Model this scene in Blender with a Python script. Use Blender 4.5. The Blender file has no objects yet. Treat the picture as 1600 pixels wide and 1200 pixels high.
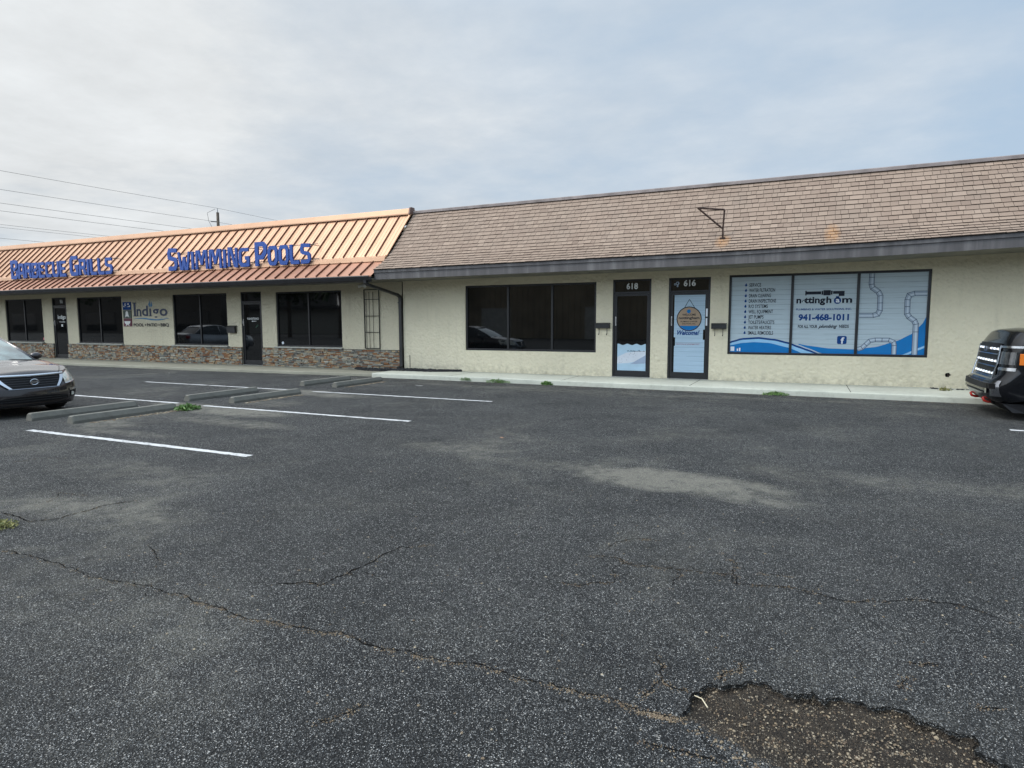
import bpy, math, random
from mathutils import Vector, Matrix
from math import radians as R, sin, cos, pi
random.seed(7)
S = bpy.context.scene
COL = S.collection

# ------------------------------------------------------------ camera
YAW, PITCH, ROLL = 0.43514, 0.09768, -0.002596
cam = bpy.data.cameras.new('camera')
cam.sensor_width = 36.0
cam.lens = 985.25 / 1600 * 36.0
cam.clip_start = 0.05
cam.clip_end = 3000
camo = bpy.data.objects.new('camera', cam)
COL.objects.link(camo)
_f = Vector((-sin(YAW) * cos(PITCH), cos(YAW) * cos(PITCH), -sin(PITCH)))
_r0 = Vector((cos(YAW), sin(YAW), 0)); _u0 = _r0.cross(_f)
_r = cos(ROLL) * _r0 + sin(ROLL) * _u0
_u = -sin(ROLL) * _r0 + cos(ROLL) * _u0
camo.matrix_world = Matrix(((_r.x, _u.x, -_f.x, 0), (_r.y, _u.y, -_f.y, 0), (_r.z, _u.z, -_f.z, 1.6), (0, 0, 0, 1)))
S.camera = camo

# ------------------------------------------------------------ light
SUN_DIR = Vector((-0.50, -0.42, 1.0)).normalized()       # towards the sun
elev = math.asin(SUN_DIR.z)
W = bpy.data.worlds.new('World'); S.world = W; W.use_nodes = True
wn = W.node_tree; wn.nodes.clear()
def wN(t, **k):
    n = wn.nodes.new(t)
    for a, b in k.items(): setattr(n, a, b)
    return n
def wL(a, b): wn.links.new(a, b)
def wmath(op, a, b=None, c=None, clamp=False):
    n = wN('ShaderNodeMath', operation=op); n.use_clamp = clamp
    for i, v in enumerate((a, b, c)):
        if v is None: continue
        if hasattr(v, 'links'): wL(v, n.inputs[i])
        else: n.inputs[i].default_value = v
    return n.outputs[0]
def wmix(f, a, b):
    n = wN('ShaderNodeMix', data_type='RGBA')
    for i, v in ((0, f), (6, a), (7, b)):
        if hasattr(v, 'links'): wL(v, n.inputs[i])
        else: n.inputs[i].default_value = v
    return n.outputs[2]
sky = wN('ShaderNodeTexSky', sky_type='NISHITA')
sky.sun_disc = False; sky.sun_elevation = elev
sky.sun_rotation = math.atan2(SUN_DIR.x, SUN_DIR.y)
sky.air_density = 1.2; sky.dust_density = 1.5; sky.ozone_density = 1.5
tc = wN('ShaderNodeTexCoord')
sep = wN('ShaderNodeSeparateXYZ'); wL(tc.outputs['Generated'], sep.inputs[0])
# flatten the direction onto a cloud layer
zc = wmath('MAXIMUM', wmath('ADD', sep.outputs[2], 0.10), 0.03)
px = wmath('DIVIDE', sep.outputs[0], zc); py = wmath('DIVIDE', sep.outputs[1], zc)
cmb = wN('ShaderNodeCombineXYZ'); wL(px, cmb.inputs[0]); wL(py, cmb.inputs[1])
n1 = wN('ShaderNodeTexNoise'); n1.inputs['Scale'].default_value = 0.55; n1.inputs['Detail'].default_value = 7; n1.inputs['Roughness'].default_value = .55; n1.inputs['Distortion'].default_value = .25
wL(cmb.outputs[0], n1.inputs['Vector'])
n2 = wN('ShaderNodeTexNoise'); n2.inputs['Scale'].default_value = 1.9; n2.inputs['Detail'].default_value = 8; n2.inputs['Roughness'].default_value = .62
wL(cmb.outputs[0], n2.inputs['Vector'])
# the cloud sheet is thicker to the left (-x), thinner and bluer to the right
side = wmath('MULTIPLY_ADD', sep.outputs[0], -0.85, 0.20)
cov = wmath('ADD', wmath('MULTIPLY', wmath('SUBTRACT', n1.outputs[0], .5), 2.2), side)
cov = wmath('ADD', cov, wmath('MULTIPLY', wmath('SUBTRACT', n2.outputs[0], .5), 0.55))
cov = wmath('MULTIPLY_ADD', cov, 1.0, 0.02, clamp=True)
lum = wmath('MULTIPLY_ADD', wmath('MAXIMUM', wmath('SUBTRACT', sep.outputs[2], 0.42), 0.0), 1.9, 1.0)
# extra sky glow low behind the camera, added to light the shaded walls
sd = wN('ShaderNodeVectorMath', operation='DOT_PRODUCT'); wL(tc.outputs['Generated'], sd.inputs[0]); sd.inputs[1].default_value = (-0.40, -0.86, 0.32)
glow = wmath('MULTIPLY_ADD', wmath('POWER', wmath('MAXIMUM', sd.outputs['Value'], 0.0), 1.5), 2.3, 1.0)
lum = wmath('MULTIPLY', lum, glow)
shade = wmath('MULTIPLY_ADD', wmath('ADD', n2.outputs[0], n1.outputs[0]), 0.52, 0.52)
cl = wN('ShaderNodeVectorMath', operation='SCALE'); cl.inputs[0].default_value = (7.2, 7.45, 7.6)
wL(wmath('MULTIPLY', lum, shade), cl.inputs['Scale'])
thin = wN('ShaderNodeVectorMath', operation='SCALE'); thin.inputs[0].default_value = (4.9, 6.25, 7.8)
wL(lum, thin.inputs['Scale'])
veil = wmix(0.88, sky.outputs[0], thin.outputs[0])
full = wmix(cov, veil, cl.outputs[0])
bg = wN('ShaderNodeBackground'); bg.inputs['Strength'].default_value = 0.1
wL(full, bg.inputs['Color'])
wo = wN('ShaderNodeOutputWorld'); wL(bg.outputs[0], wo.inputs[0])
sl = bpy.data.lights.new('sun', 'SUN'); sl.energy = 2.0; sl.angle = R(14); sl.color = (1.0, .965, .91)
so = bpy.data.objects.new('sun', sl); COL.objects.link(so)
so.rotation_euler = (-SUN_DIR).to_track_quat('-Z', 'Y').to_euler(); so.location = (0, 0, 30)
S.view_settings.view_transform = 'Standard'; S.view_settings.look = 'None'
S.view_settings.exposure = 0.0; S.view_settings.gamma = 1.0

# ------------------------------------------------------------ materials
class NT:
    def __init__(s, name):
        s.m = bpy.data.materials.new(name); s.m.use_nodes = True
        s.t = s.m.node_tree; s.b = s.t.nodes['Principled BSDF']
        s.tc = None
    def n(s, t, ins=None, **k):
        n = s.t.nodes.new(t)
        for a, b in k.items(): setattr(n, a, b)
        for a, b in (ins or {}).items():
            s.set(n.inputs[a], b)
        return n
    def set(s, sock, v):
        if hasattr(v, 'links'): s.t.links.new(v, sock)
        else: sock.default_value = v
    def obj(s):
        if not s.tc: s.tc = s.n('ShaderNodeTexCoord')
        return s.tc.outputs['Object']
    def math(s, op, a, b=None, c=None, clamp=False):
        n = s.n('ShaderNodeMath', operation=op); n.use_clamp = clamp
        for i, v in enumerate((a, b, c)):
            if v is not None: s.set(n.inputs[i], v)
        return n.outputs[0]
    def mix(s, f, a, b, blend='MIX'):
        n = s.n('ShaderNodeMix', data_type='RGBA', blend_type=blend)
        for i, v in ((0, f), (6, a), (7, b)): s.set(n.inputs[i], v)
        return n.outputs[2]
    def noise(s, scale, detail=4, rough=.55, vec=None, dist=0):
        n = s.n('ShaderNodeTexNoise', {'Scale': scale, 'Detail': detail, 'Roughness': rough, 'Distortion': dist})
        s.set(n.inputs['Vector'], vec if vec is not None else s.obj())
        return n
    def voro(s, scale, vec=None, rand=1.0, feature='F1'):
        n = s.n('ShaderNodeTexVoronoi', {'Scale': scale, 'Randomness': rand}, feature=feature)
        s.set(n.inputs['Vector'], vec if vec is not None else s.obj())
        return n
    def ramp(s, f, stops, interp='LINEAR'):
        n = s.n('ShaderNodeValToRGB'); n.color_ramp.interpolation = interp
        e = n.color_ramp.elements
        while len(e) < len(stops): e.new(0.5)
        for i, (p, c) in enumerate(stops):
            e[i].position = p; e[i].color = tuple(c) + ((1,) if len(c) == 3 else ())
        s.set(n.inputs[0], f); return n.outputs[0]
    def rng(s, f, a, b, c=0., d=1., clamp=True):
        n = s.n('ShaderNodeMapRange', {'From Min': a, 'From Max': b, 'To Min': c, 'To Max': d}, clamp=clamp)
        s.set(n.inputs[0], f); return n.outputs[0]
    def bump(s, h, dist=.01, strength=1.0, prev=None):
        n = s.n('ShaderNodeBump', {'Strength': strength, 'Distance': dist})
        s.set(n.inputs['Height'], h)
        if prev is not None: s.set(n.inputs['Normal'], prev)
        s.t.links.new(n.outputs[0], s.b.inputs['Normal']); return n.outputs[0]
    def out(s, **k):
        for a, v in k.items():
            a = {'color': 'Base Color', 'rough': 'Roughness', 'metal': 'Metallic', 'spec': 'Specular IOR Level', 'coat': 'Coat Weight', 'coatr': 'Coat Roughness'}[a]
            s.set(s.b.inputs[a], v)
        return s.m
def c4(c): return tuple(c) + (1,)
def mat(name, col, rough=.6, metal=0., var=.12, vs=3., bump=0., bs=60., spec=.5, coat=0., coatr=.05):
    t = NT(name)
    if var:
        n = t.noise(vs, 5)
        lo = tuple(max(0, x * (1 - var * 1.6)) for x in col); hi = tuple(min(1, x * (1 + var)) for x in col)
        t.out(color=t.ramp(n.outputs[0], [(.3, lo), (.7, hi)]))
        t.out(rough=t.rng(n.outputs[0], .3, .7, min(1, rough * 1.12), rough * .9))
    else:
        t.out(color=c4(col), rough=rough)
    t.out(metal=metal, spec=spec, coat=coat, coatr=coatr)
    if bump: t.bump(t.noise(bs, 4).outputs[0], bump)
    return t.m
M = {}
M['dark_metal'] = mat('dark bronze metal', (.022, .022, .024), .45, .0, .2)
M['frame'] = mat('black anodised frame', (.012, .012, .014), .4, 0, .2)
M['black'] = mat('black plastic', (.012, .012, .013), .5, 0, .2)
M['iron'] = mat('black iron', (.015, .014, .013), .6, 0, .3, 20)
M['rust'] = mat('rusty iron', (.045, .024, .016), .85, 0, .5, 18)
M['chrome'] = mat('chrome', (.62, .64, .68), .12, 1.0, 0)
M['steel'] = mat('brushed steel', (.5, .5, .5), .35, 1.0, .1)
M['white'] = mat('white lettering', (.72, .72, .7), .5, 0, .05)
M['number'] = mat('white number decal', (.62, .63, .62), .5, 0, .08)
M['blue_letter'] = mat('blue sign face', (.005, .055, .27), .45, 0, .12, 1.5)
M['rubber'] = mat('tyre rubber', (.012, .012, .012), .85, 0, .25, 12)
M['wood_pole'] = mat('weathered pole wood', (.14, .11, .085), .9, 0, .3, 6)
M['wire'] = mat('cable', (.03, .03, .032), .7, 0, 0)
M['concrete_stop'] = None

def m_glass(name, tint=(.002, .0025, .003), r=.015):
    t = NT(name); n = t.noise(1.3, 2)
    t.out(color=c4(tint), rough=t.rng(n.outputs[0], .3, .7, r, r * 2.5), spec=.8)
    t.bump(n.outputs[0], .0015, .25)
    return t.m
M['glass'] = m_glass('tinted window glass')

def m_stucco(name, col):
    t = NT(name)
    big = t.noise(.55, 5, .6); fine = t.noise(22, 6, .7); v = t.noise(7, 5, .65)
    base = t.ramp(big.outputs[0], [(.3, tuple(x * .93 for x in col)), (.7, tuple(min(1, x * 1.05) for x in col))])
    base = t.mix(t.rng(v.outputs[0], .35, .75, 0, .16), base, c4(tuple(x * .74 for x in col)))
    base = t.mix(t.rng(fine.outputs[0], .56, .74, 0, .30), base, c4(tuple(x * .55 for x in col)))
    # rain dirt near the foot of the wall: its own ragged stain
    g = t.n('ShaderNodeSeparateXYZ'); t.set(g.inputs[0], t.obj())
    foot = t.math('MULTIPLY', t.rng(g.outputs[2], .13, .42, 1, 0), t.rng(v.outputs[0], .4, .7, 0, .55))
    base = t.mix(foot, base, (.25, .23, .17, 1))
    # vertical drip streaks
    mp = t.n('ShaderNodeMapping', {'Scale': (5.5, 5.5, .35)}); t.set(mp.inputs[0], t.obj())
    st = t.noise(1.0, 5, .6, mp.outputs[0])
    base = t.mix(t.rng(st.outputs[0], .56, .8, 0, .28), base, c4(tuple(x * .62 for x in col)))
    t.out(color=base, rough=.92, spec=.2)
    tr = t.voro(13, feature='SMOOTH_F1')
    h = t.math('ADD', t.math('MULTIPLY', fine.outputs[0], .6), t.math('MULTIPLY', tr.outputs['Distance'], .7))
    t.bump(h, .03, 1.0)
    return t.m
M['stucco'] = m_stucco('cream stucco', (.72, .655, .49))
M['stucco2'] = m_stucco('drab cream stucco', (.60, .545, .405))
M['soffit'] = mat('soffit paint', (.20, .19, .155), .85, 0, .15, 2)
M['fascia'] = None
t = NT('painted fascia board')
mp = t.n('ShaderNodeMapping', {'Scale': (4.0, 4.0, .3)}); t.set(mp.inputs[0], t.obj())
st = t.noise(1.2, 6, .65, mp.outputs[0])
t.out(color=t.ramp(st.outputs[0], [(.35, (.060, .055, .055)), (.5, (.077, .071, .071)), (.68, (.135, .127, .124))]), rough=.6)
M['fascia'] = t.m
M['sill'] = mat('stone sill', (.38, .37, .33), .85, 0, .15, 4, .004)

def m_conc(name, col, stain=.35, dark=(.10, .10, .08)):
    t = NT(name)
    a = t.noise(.9, 6, .65); b = t.noise(9, 6, .7); f = t.noise(90, 4, .7)
    base = t.ramp(a.outputs[0], [(.3, tuple(x * .82 for x in col)), (.7, tuple(min(1, x * 1.1) for x in col))])
    base = t.mix(t.rng(b.outputs[0], .5, .78, 0, stain), base, c4(dark))
    base = t.mix(t.rng(f.outputs[0], .5, .8, 0, .25), base, c4(tuple(x * .55 for x in col)))
    t.out(color=base, rough=.9, spec=.25)
    t.bump(t.math('ADD', f.outputs[0], b.outputs[0]), .006, .8)
    return t.m
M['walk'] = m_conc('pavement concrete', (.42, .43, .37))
M['walk2'] = m_conc('pavement concrete with painted shade', (.225, .22, .175))  # darker copy of the pavement concrete: eave shade put into its colour
M['stop'] = m_conc('painted kerb stop concrete', (.165, .16, .138), .7, (.065, .06, .048))

# asphalt -------------------------------------------------------
DUST = [(-1.15, 6.35, .95, .42, 1.15), (-.45, 6.0, .55, .22, .6), (-2.6, 6.55, 1.5, .28, .32), (1.4, 7.2, 1.8, .45, .34), (-4.1, 6.9, 1.4, .3, .22),
        (-9.3, 8.15, 1.3, .40, .8), (-10.9, 8.4, .9, .30, .95), (-8.2, 7.2, 1.3, .3, .55), (-10.1, 6.3, .8, .35, .45), (-9.0, 5.9, 1.1, .2, .5), (-12.5, 6.1, 1.4, .35, .3),
        (-5.6, 3.2, 1.1, .4, .42), (-6.8, 4.4, 1.5, .45, .3), (-3.5, 4.6, 1.5, .4, .12), (-9.6, 10.9, 1.1, .35, .6), (-10.8, 11.3, 1.0, .3, .8), (-9.7, 9.3, .8, .5, .4), (-9.9, 13.2, .8, .25, .25), (3.2, 5.6, 1.2, .4, .25), (-6.5, 13.9, 4.5, .35, .22), (0, 14.0, 5, .35, .22)]
def m_asphalt():
    t = NT('worn asphalt')
    P = t.obj()
    big = t.noise(.35, 6, .65, dist=.4); mid = t.noise(1.9, 6, .65); pat = t.noise(.8, 6, .65)
    base = t.ramp(big.outputs[0], [(.32, (.021, .0222, .0228)), (.7, (.043, .044, .0445))])
    base = t.mix(t.rng(mid.outputs[0], .42, .68, 0, .6), base, (.066, .066, .063, 1))
    base = t.mix(t.rng(t.noise(.7, 5, .6, dist=.5).outputs[0], .52, .68, 0, .55), base, (.016, .017, .019, 1))
    # binder grain
    g1 = t.noise(160, 3, .7); pv = t.voro(135); ps = t.n('ShaderNodeSeparateColor'); t.set(ps.inputs[0], pv.outputs['Color'])
    pg = t.math('MULTIPLY', t.rng(ps.outputs[2], 0, 1, .55, 2.1), t.rng(pv.outputs['Distance'], .28, .62, 1, .22))
    sc_ = t.n('ShaderNodeVectorMath', operation='SCALE'); t.set(sc_.inputs[0], base); t.set(sc_.inputs['Scale'], pg); base = sc_.outputs[0]
    dens = t.math('ADD', t.rng(pat.outputs[0], .3, .7, -.16, .14), t.rng(t.noise(9, 3).outputs[0], .3, .7, -.08, .08))
    def stones(scale, thr, rad, c1, c2):
        v = t.voro(scale)
        sp = t.n('ShaderNodeSeparateColor'); t.set(sp.inputs[0], v.outputs['Color'])
        pick = t.rng(t.math('ADD', sp.outputs[0], dens), thr, thr + .05)
        body = t.rng(v.outputs['Distance'], rad, rad + .12, 1, 0)
        col = t.mix(sp.outputs[1], c4(c1), c4(c2))
        return t.math('MULTIPLY', pick, body), col, v, sp
    a, ca, va, sa = stones(105, .62, .25, (.13, .13, .125), (.72, .71, .68))
    b, cb, vb, sb = stones(62, .82, .25, (.17, .165, .15), (.58, .56, .52))
    c, cc, vc, sc = stones(30, .93, .20, (.12, .12, .115), (.26, .25, .23))
    e, ce, ve, se = stones(190, .58, .32, (.10, .10, .10), (.48, .48, .46))
    base = t.mix(e, base, ce); base = t.mix(a, base, ca); base = t.mix(b, base, cb)
    base = t.mix(c, base, cc)
    # sandy dust patches with their own outlines
    spt = t.n('ShaderNodeSeparateXYZ'); t.set(spt.inputs[0], P)
    tot = None
    for cx, cy, rx, ry, am in DUST:
        dx = t.math('MULTIPLY_ADD', spt.outputs[0], 1 / rx, -cx / rx); dy = t.math('MULTIPLY_ADD', spt.outputs[1], 1 / ry, -cy / ry)
        d = t.math('ADD', t.math('MULTIPLY', dx, dx), t.math('MULTIPLY', dy, dy))
        f = t.rng(d, 0, 1.6, am, 0)
        tot = f if tot is None else t.math('MAXIMUM', tot, f)
    dn = t.noise(5, 6, .7)
    tot = t.math('MULTIPLY', tot, t.rng(dn.outputs[0], .32, .62, .25, 1.35))
    wide = t.math('MULTIPLY', t.rng(t.noise(.45, 6, .68, dist=.6).outputs[0], .47, .70, 0, .46), t.rng(dn.outputs[0], .3, .6, .35, 1.3))
    g9 = t.noise(85, 4, .75)
    tot = t.math('ADD', tot, wide, clamp=True)
    tot = t.math('ADD', t.math('MULTIPLY', t.rng(t.math('ADD', t.math('MULTIPLY', g9.outputs[0], 1.6), tot), 0.98, 1.62), .80), t.math('MULTIPLY', tot, .16))
    tot = t.math('MULTIPLY', tot, .8)
    base = t.mix(t.math('MULTIPLY', tot, t.rng(ps.outputs[1], .1, .8, .5, 1.1)), base, (.30, .285, .235, 1))
    # pothole floor: loose brown grit
    at = t.n('ShaderNodeAttribute', attribute_name='pot')
    g = t.noise(14, 5, .7)
    soil = t.ramp(g.outputs[0], [(.3, (.013, .010, .008)), (.7, (.062, .047, .032))])
    a2, ca2, v2, s2 = stones(75, .80, .27, (.12, .095, .07), (.42, .36, .27))
    b2, cb2, v3, s3 = stones(140, .62, .30, (.10, .075, .05), (.38, .33, .25))
    soil = t.mix(b2, soil, cb2); soil = t.mix(a2, soil, ca2)
    base = t.mix(t.rng(t.math('ADD', at.outputs['Fac'], t.math('MULTIPLY', g.outputs[0], .6)), .62, .82), base, soil)
    t.out(color=base, rough=.86, spec=.32)
    h = t.math('ADD', t.math('MULTIPLY', a, .7), t.math('MULTIPLY', b, 1.0))
    h = t.math('ADD', t.math('ADD', h, t.math('MULTIPLY', g1.outputs[0], .4)), t.math('MULTIPLY', pv.outputs['Distance'], -.9))
    h = t.math('ADD', h, t.math('MULTIPLY', t.math('MULTIPLY', va.outputs['Distance'], -1), 1.0))
    n = t.bump(h, .016, 1.0)
    return t.m
M['asphalt'] = m_asphalt()
M['crack'] = mat('crack soil and rim shade', (.009, .0085, .008), 1.0, 0, .3, 30, 0, 60, .0)
t = NT('worn white road paint')
a = t.noise(26, 6, .75); b = t.noise(3, 4, .6); g = t.noise(150, 3, .7)
wear = t.math('ADD', a.outputs[0], t.math('MULTIPLY', b.outputs[0], .5))
t.out(color=t.mix(t.rng(wear, .75, .88, 0, .8), t.ramp(g.outputs[0], [(.3, (.38, .38, .375)), (.7, (.66, .66, .65))]), (.10, .10, .10, 1)), rough=.8)
t.bump(g.outputs[0], .003)
M['paint'] = t.m

# metal roof
def m_copper(name, c1, c2):
    t = NT(name); n = t.noise(.7, 4); s = t.noise(6, 5, .6)
    base = t.ramp(n.outputs[0], [(.3, c1), (.7, c2)])
    base = t.mix(t.rng(s.outputs[0], .5, .8, 0, .18), base, c4(tuple(x * .7 for x in c1)))
    t.out(color=base, rough=t.rng(s.outputs[0], .3, .7, .36, .5), metal=.55)
    t.bump(n.outputs[0], .01, .4)
    return t.m
M['copper'] = m_copper('copper coloured sheet metal', (.46, .275, .17), (.54, .33, .21))
M['copper_low'] = m_copper('reflection tinted copper skirt', (.33, .165, .105), (.42, .22, .145))  # redder tint of the lower slope's sky reflection put into its colour
M['copper_rib_shade'] = m_copper('copper rib with painted shade', (.13, .055, .033), (.17, .075, .045))  # colour lowered to carry the shade seen on the ribs

# shingles and stone: colour varies piece by piece through a per-face attribute
def m_tone(name, stops, rough, bs, bd, stain=None, rust=None):
    t = NT(name)
    at = t.n('ShaderNodeAttribute', attribute_name='tone')
    base = t.ramp(at.outputs['Fac'], stops)
    g = t.noise(bs, 4, .7); w = t.noise(1.1, 5, .6)
    base = t.mix(t.rng(g.outputs[0], .35, .7, 0, .38), base, t.mix(.5, base, (.06, .05, .045, 1)))
    base = t.mix(t.rng(w.outputs[0], .45, .75, 0, .22), base, c4(stain or (.2, .17, .14)))
    if rust:
        sp = t.n('ShaderNodeSeparateXYZ'); t.set(sp.inputs[0], t.obj())
        tot = None
        for cx, cz, rx, rz in rust:
            dx = t.math('MULTIPLY_ADD', sp.outputs[0], 1 / rx, -cx / rx); dz = t.math('MULTIPLY_ADD', sp.outputs[2], 1 / rz, -cz / rz)
            f = t.rng(t.math('ADD', t.math('MULTIPLY', dx, dx), t.math('MULTIPLY', dz, dz)), 0, 1.5, .55, 0)
            tot = f if tot is None else t.math('MAXIMUM', tot, f)
        tot = t.math('MULTIPLY', tot, t.rng(t.noise(16, 4, .7).outputs[0], .35, .6, .2, 1))
        base = t.mix(tot, base, (.42, .19, .045, 1))
    t.out(color=base, rough=rough, spec=.25)
    t.bump(g.outputs[0], bd)
    return t.m
M['shingle'] = m_tone('asphalt shingles', [(0, (.03, .022, .018)), (.1, (.05, .035, .028)), (.16, (.19, .138, .105)), (.35, (.235, .172, .132)), (.6, (.275, .205, .157)), (.85, (.32, .24, .185)), (1, (.35, .27, .21))], .95, 55, .006,
                      rust=[(-1.84, 3.46, .16, .17), (.44, 3.5, .15, .24)])
M['stone'] = m_tone('stacked ledger stone', [(0, (.05, .045, .04)), (.15, (.15, .14, .125)), (.35, (.24, .235, .20)), (.5, (.38, .37, .31)), (.62, (.44, .34, .21)), (.75, (.30, .14, .065)), (.86, (.20, .10, .06)), (.95, (.42, .38, .30)), (1, (.5, .47, .4))], .9, 40, .01, (.2, .2, .16))
M['rock'] = mat('black lava rock', (.02, .021, .024), .85, 0, .4, 20, .006)
M['grit'] = m_tone('grit and leaf litter', [(0, (.09, .06, .04)), (.5, (.22, .17, .11)), (1, (.42, .37, .28))], .95, 60, .002)
def m_leaf(name, c1, c2):
    t = NT(name)
    at = t.n('ShaderNodeAttribute', attribute_name='tone')
    t.out(color=t.ramp(at.outputs['Fac'], [(0, c1), (1, c2)]), rough=.6); return t.m
M['leaf'] = m_leaf('weed leaves', (.045, .11, .022), (.13, .23, .05))
M['tree'] = m_leaf('tree leaves', (.02, .045, .012), (.06, .10, .03))
M['moss'] = m_leaf('dry yellow green weed', (.10, .12, .03), (.28, .25, .08))

# ------------------------------------------------------------ mesh builder
class MB:
    def __init__(s): s.v = []; s.f = []; s.t = []
    def quad(s, *p, tone=None):
        i = len(s.v); s.v += [tuple(q) for q in p]; s.f.append(tuple(range(i, i + len(p)))); s.t.append(tone if tone is not None else 0.5); return s
    def box(s, x0, x1, y0, y1, z0, z1, tone=.5):
        i = len(s.v)
        s.v += [(x, y, z) for z in (z0, z1) for y in (y0, y1) for x in (x0, x1)]
        for q in ((0, 2, 3, 1), (4, 5, 7, 6), (0, 1, 5, 4), (2, 6, 7, 3), (0, 4, 6, 2), (1, 3, 7, 5)):
            s.f.append(tuple(i + k for k in q)); s.t.append(tone)
        return s
    def hexa(s, p, tone=.5):           # 8 points: bottom 4 then top 4
        i = len(s.v); s.v += [tuple(q) for q in p]
        for q in ((3, 2, 1, 0), (4, 5, 6, 7), (0, 1, 5, 4), (1, 2, 6, 5), (2, 3, 7, 6), (3, 0, 4, 7)):
            s.f.append(tuple(i + k for k in q)); s.t.append(tone)
        return s
    def tube(s, pts, r, n=8, r2=None, caps=True, tone=.5):
        pts = [Vector(p) for p in pts]; L = len(pts); base = len(s.v)
        for k, p in enumerate(pts):
            d = (pts[min(k + 1, L - 1)] - pts[max(k - 1, 0)]).normalized()
            a = d.orthogonal().normalized() if abs(d.z) > .9 else d.cross(Vector((0, 0, 1))).normalized()
            b = d.cross(a)
            rr = r if r2 is None else r + (r2 - r) * k / (L - 1)
            for j in range(n):
                th = 2 * pi * j / n
                s.v.append(tuple(p + (a * cos(th) + b * sin(th)) * rr))
        for k in range(L - 1):
            for j in range(n):
                s.f.append((base + k * n + j, base + k * n + (j + 1) % n, base + (k + 1) * n + (j + 1) % n, base + (k + 1) * n + j)); s.t.append(tone)
        if caps:
            s.f.append(tuple(base + j for j in range(n))[::-1]); s.t.append(tone)
            s.f.append(tuple(base + (L - 1) * n + j for j in range(n))); s.t.append(tone)
        return s
    def grid(s, rows, close=False, tone=.5):
        base = len(s.v); n = len(rows[0])
        for r in rows: s.v += [tuple(p) for p in r]
        for i in range(len(rows) - 1):
            for j in range(n if close else n - 1):
                s.f.append((base + i * n + j, base + i * n + (j + 1) % n, base + (i + 1) * n + (j + 1) % n, base + (i + 1) * n + j)); s.t.append(tone)
        return s
    def prism(s, poly, y0, y1):        # polygon in xz extruded along y
        n = len(poly); i = len(s.v)
        s.v += [(x, y0, z) for x, z in poly] + [(x, y1, z) for x, z in poly]
        s.f.append(tuple(range(i, i + n))); s.t.append(.5)
        s.f.append(tuple(range(i + 2 * n - 1, i + n - 1, -1))); s.t.append(.5)
        for k in range(n):
            s.f.append((i + k, i + n + k, i + n + (k + 1) % n, i + (k + 1) % n)); s.t.append(.5)
        return s
    def prism_x(s, poly, x0, x1):      # polygon in yz extruded along x
        n = len(poly); i = len(s.v)
        s.v += [(x0, y, z) for y, z in poly] + [(x1, y, z) for y, z in poly]
        s.f.append(tuple(range(i, i + n))); s.t.append(.5)
        s.f.append(tuple(range(i + 2 * n - 1, i + n - 1, -1))); s.t.append(.5)
        for k in range(n):
            s.f.append((i + k, i + n + k, i + n + (k + 1) % n, i + (k + 1) % n)); s.t.append(.5)
        return s
    def disc(s, c, r, n=24, axis='y', r1=0):
        pts = []
        for k in range(n):
            a = 2 * pi * k / n
            pts.append((cos(a), sin(a)))
        def P(q, rr):
            if axis == 'y': return (c[0] + q[0] * rr, c[1], c[2] + q[1] * rr)
            if axis == 'x': return (c[0], c[1] + q[0] * rr, c[2] + q[1] * rr)
            return (c[0] + q[0] * rr, c[1] + q[1] * rr, c[2])
        if r1 == 0: s.quad(*[P(q, r) for q in pts])
        else:
            for k in range(n): s.quad(P(pts[k], r1), P(pts[k], r), P(pts[(k + 1) % n], r), P(pts[(k + 1) % n], r1))
        return s
    def text(s, body, x, z, h, y, width=None, bold=0., shear=0., ext=0., align='L', space=1.0):
        cu = bpy.data.curves.new('lettering', 'FONT'); cu.body = body; cu.offset = bold; cu.resolution_u = 3; cu.extrude = 0
        cu.shear = shear; cu.space_character = space
        o = bpy.data.objects.new('lettering', cu)
        me = o.to_mesh()
        vs = [v.co.copy() for v in me.vertices]; fs = [tuple(p.vertices) for p in me.polygons]
        o.to_mesh_clear(); bpy.data.objects.remove(o); bpy.data.curves.remove(cu)
        if not vs: return s
        x0 = min(v.x for v in vs); x1 = max(v.x for v in vs)
        capz = 0.7 if not any(ch.isupper() or ch.isdigit() for ch in body) else 0.7
        k = h / capz; kx = k if width is None else width / (x1 - x0)
        off = {'L': 0, 'C': -(x1 - x0) * kx / 2}[align]
        i = len(s.v)
        s.v += [(x + off + (v.x - x0) * kx, y, z + v.y * k) for v in vs]
        for f in fs: s.f.append(tuple(i + q for q in f)); s.t.append(.5)
        return s
    def build(s, name, m, parent=None, smooth=False, bevel=0., tone=False, loc=None, label=None):
        me = bpy.data.meshes.new(name); me.from_pydata(s.v, [], s.f); me.validate(); me.update()
        if tone and len(s.t) == len(me.polygons):
            a = me.attributes.new('tone', 'FLOAT', 'FACE'); a.data.foreach_set('value', s.t)
        me.materials.append(M[m] if isinstance(m, str) else m)
        o = bpy.data.objects.new(name, me); COL.objects.link(o)
        if loc: o.location = loc
        if parent: o.parent = parent
        if smooth:
            for p in me.polygons: p.use_smooth = True
        if bevel:
            b = o.modifiers.new('bevel', 'BEVEL'); b.width = bevel; b.segments = 2; b.limit_method = 'ANGLE'; b.angle_limit = R(40)
        if label: o['label'] = label
        return o
def thing(name, label, cat, loc=(0, 0, 0), rz=0., group=None):
    o = bpy.data.objects.new(name, None); COL.objects.link(o); o.empty_display_size = .2
    o.location = loc; o.rotation_euler = (0, 0, rz); return tag(o, label, cat, group)
def tag(o, label=None, cat=None, group=None, kind=None):
    for k, v in (('label', label), ('category', cat), ('group', group), ('kind', kind)):
        if v: o[k] = v
    return o
def struct(o): o['kind'] = 'structure'; return o
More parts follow.
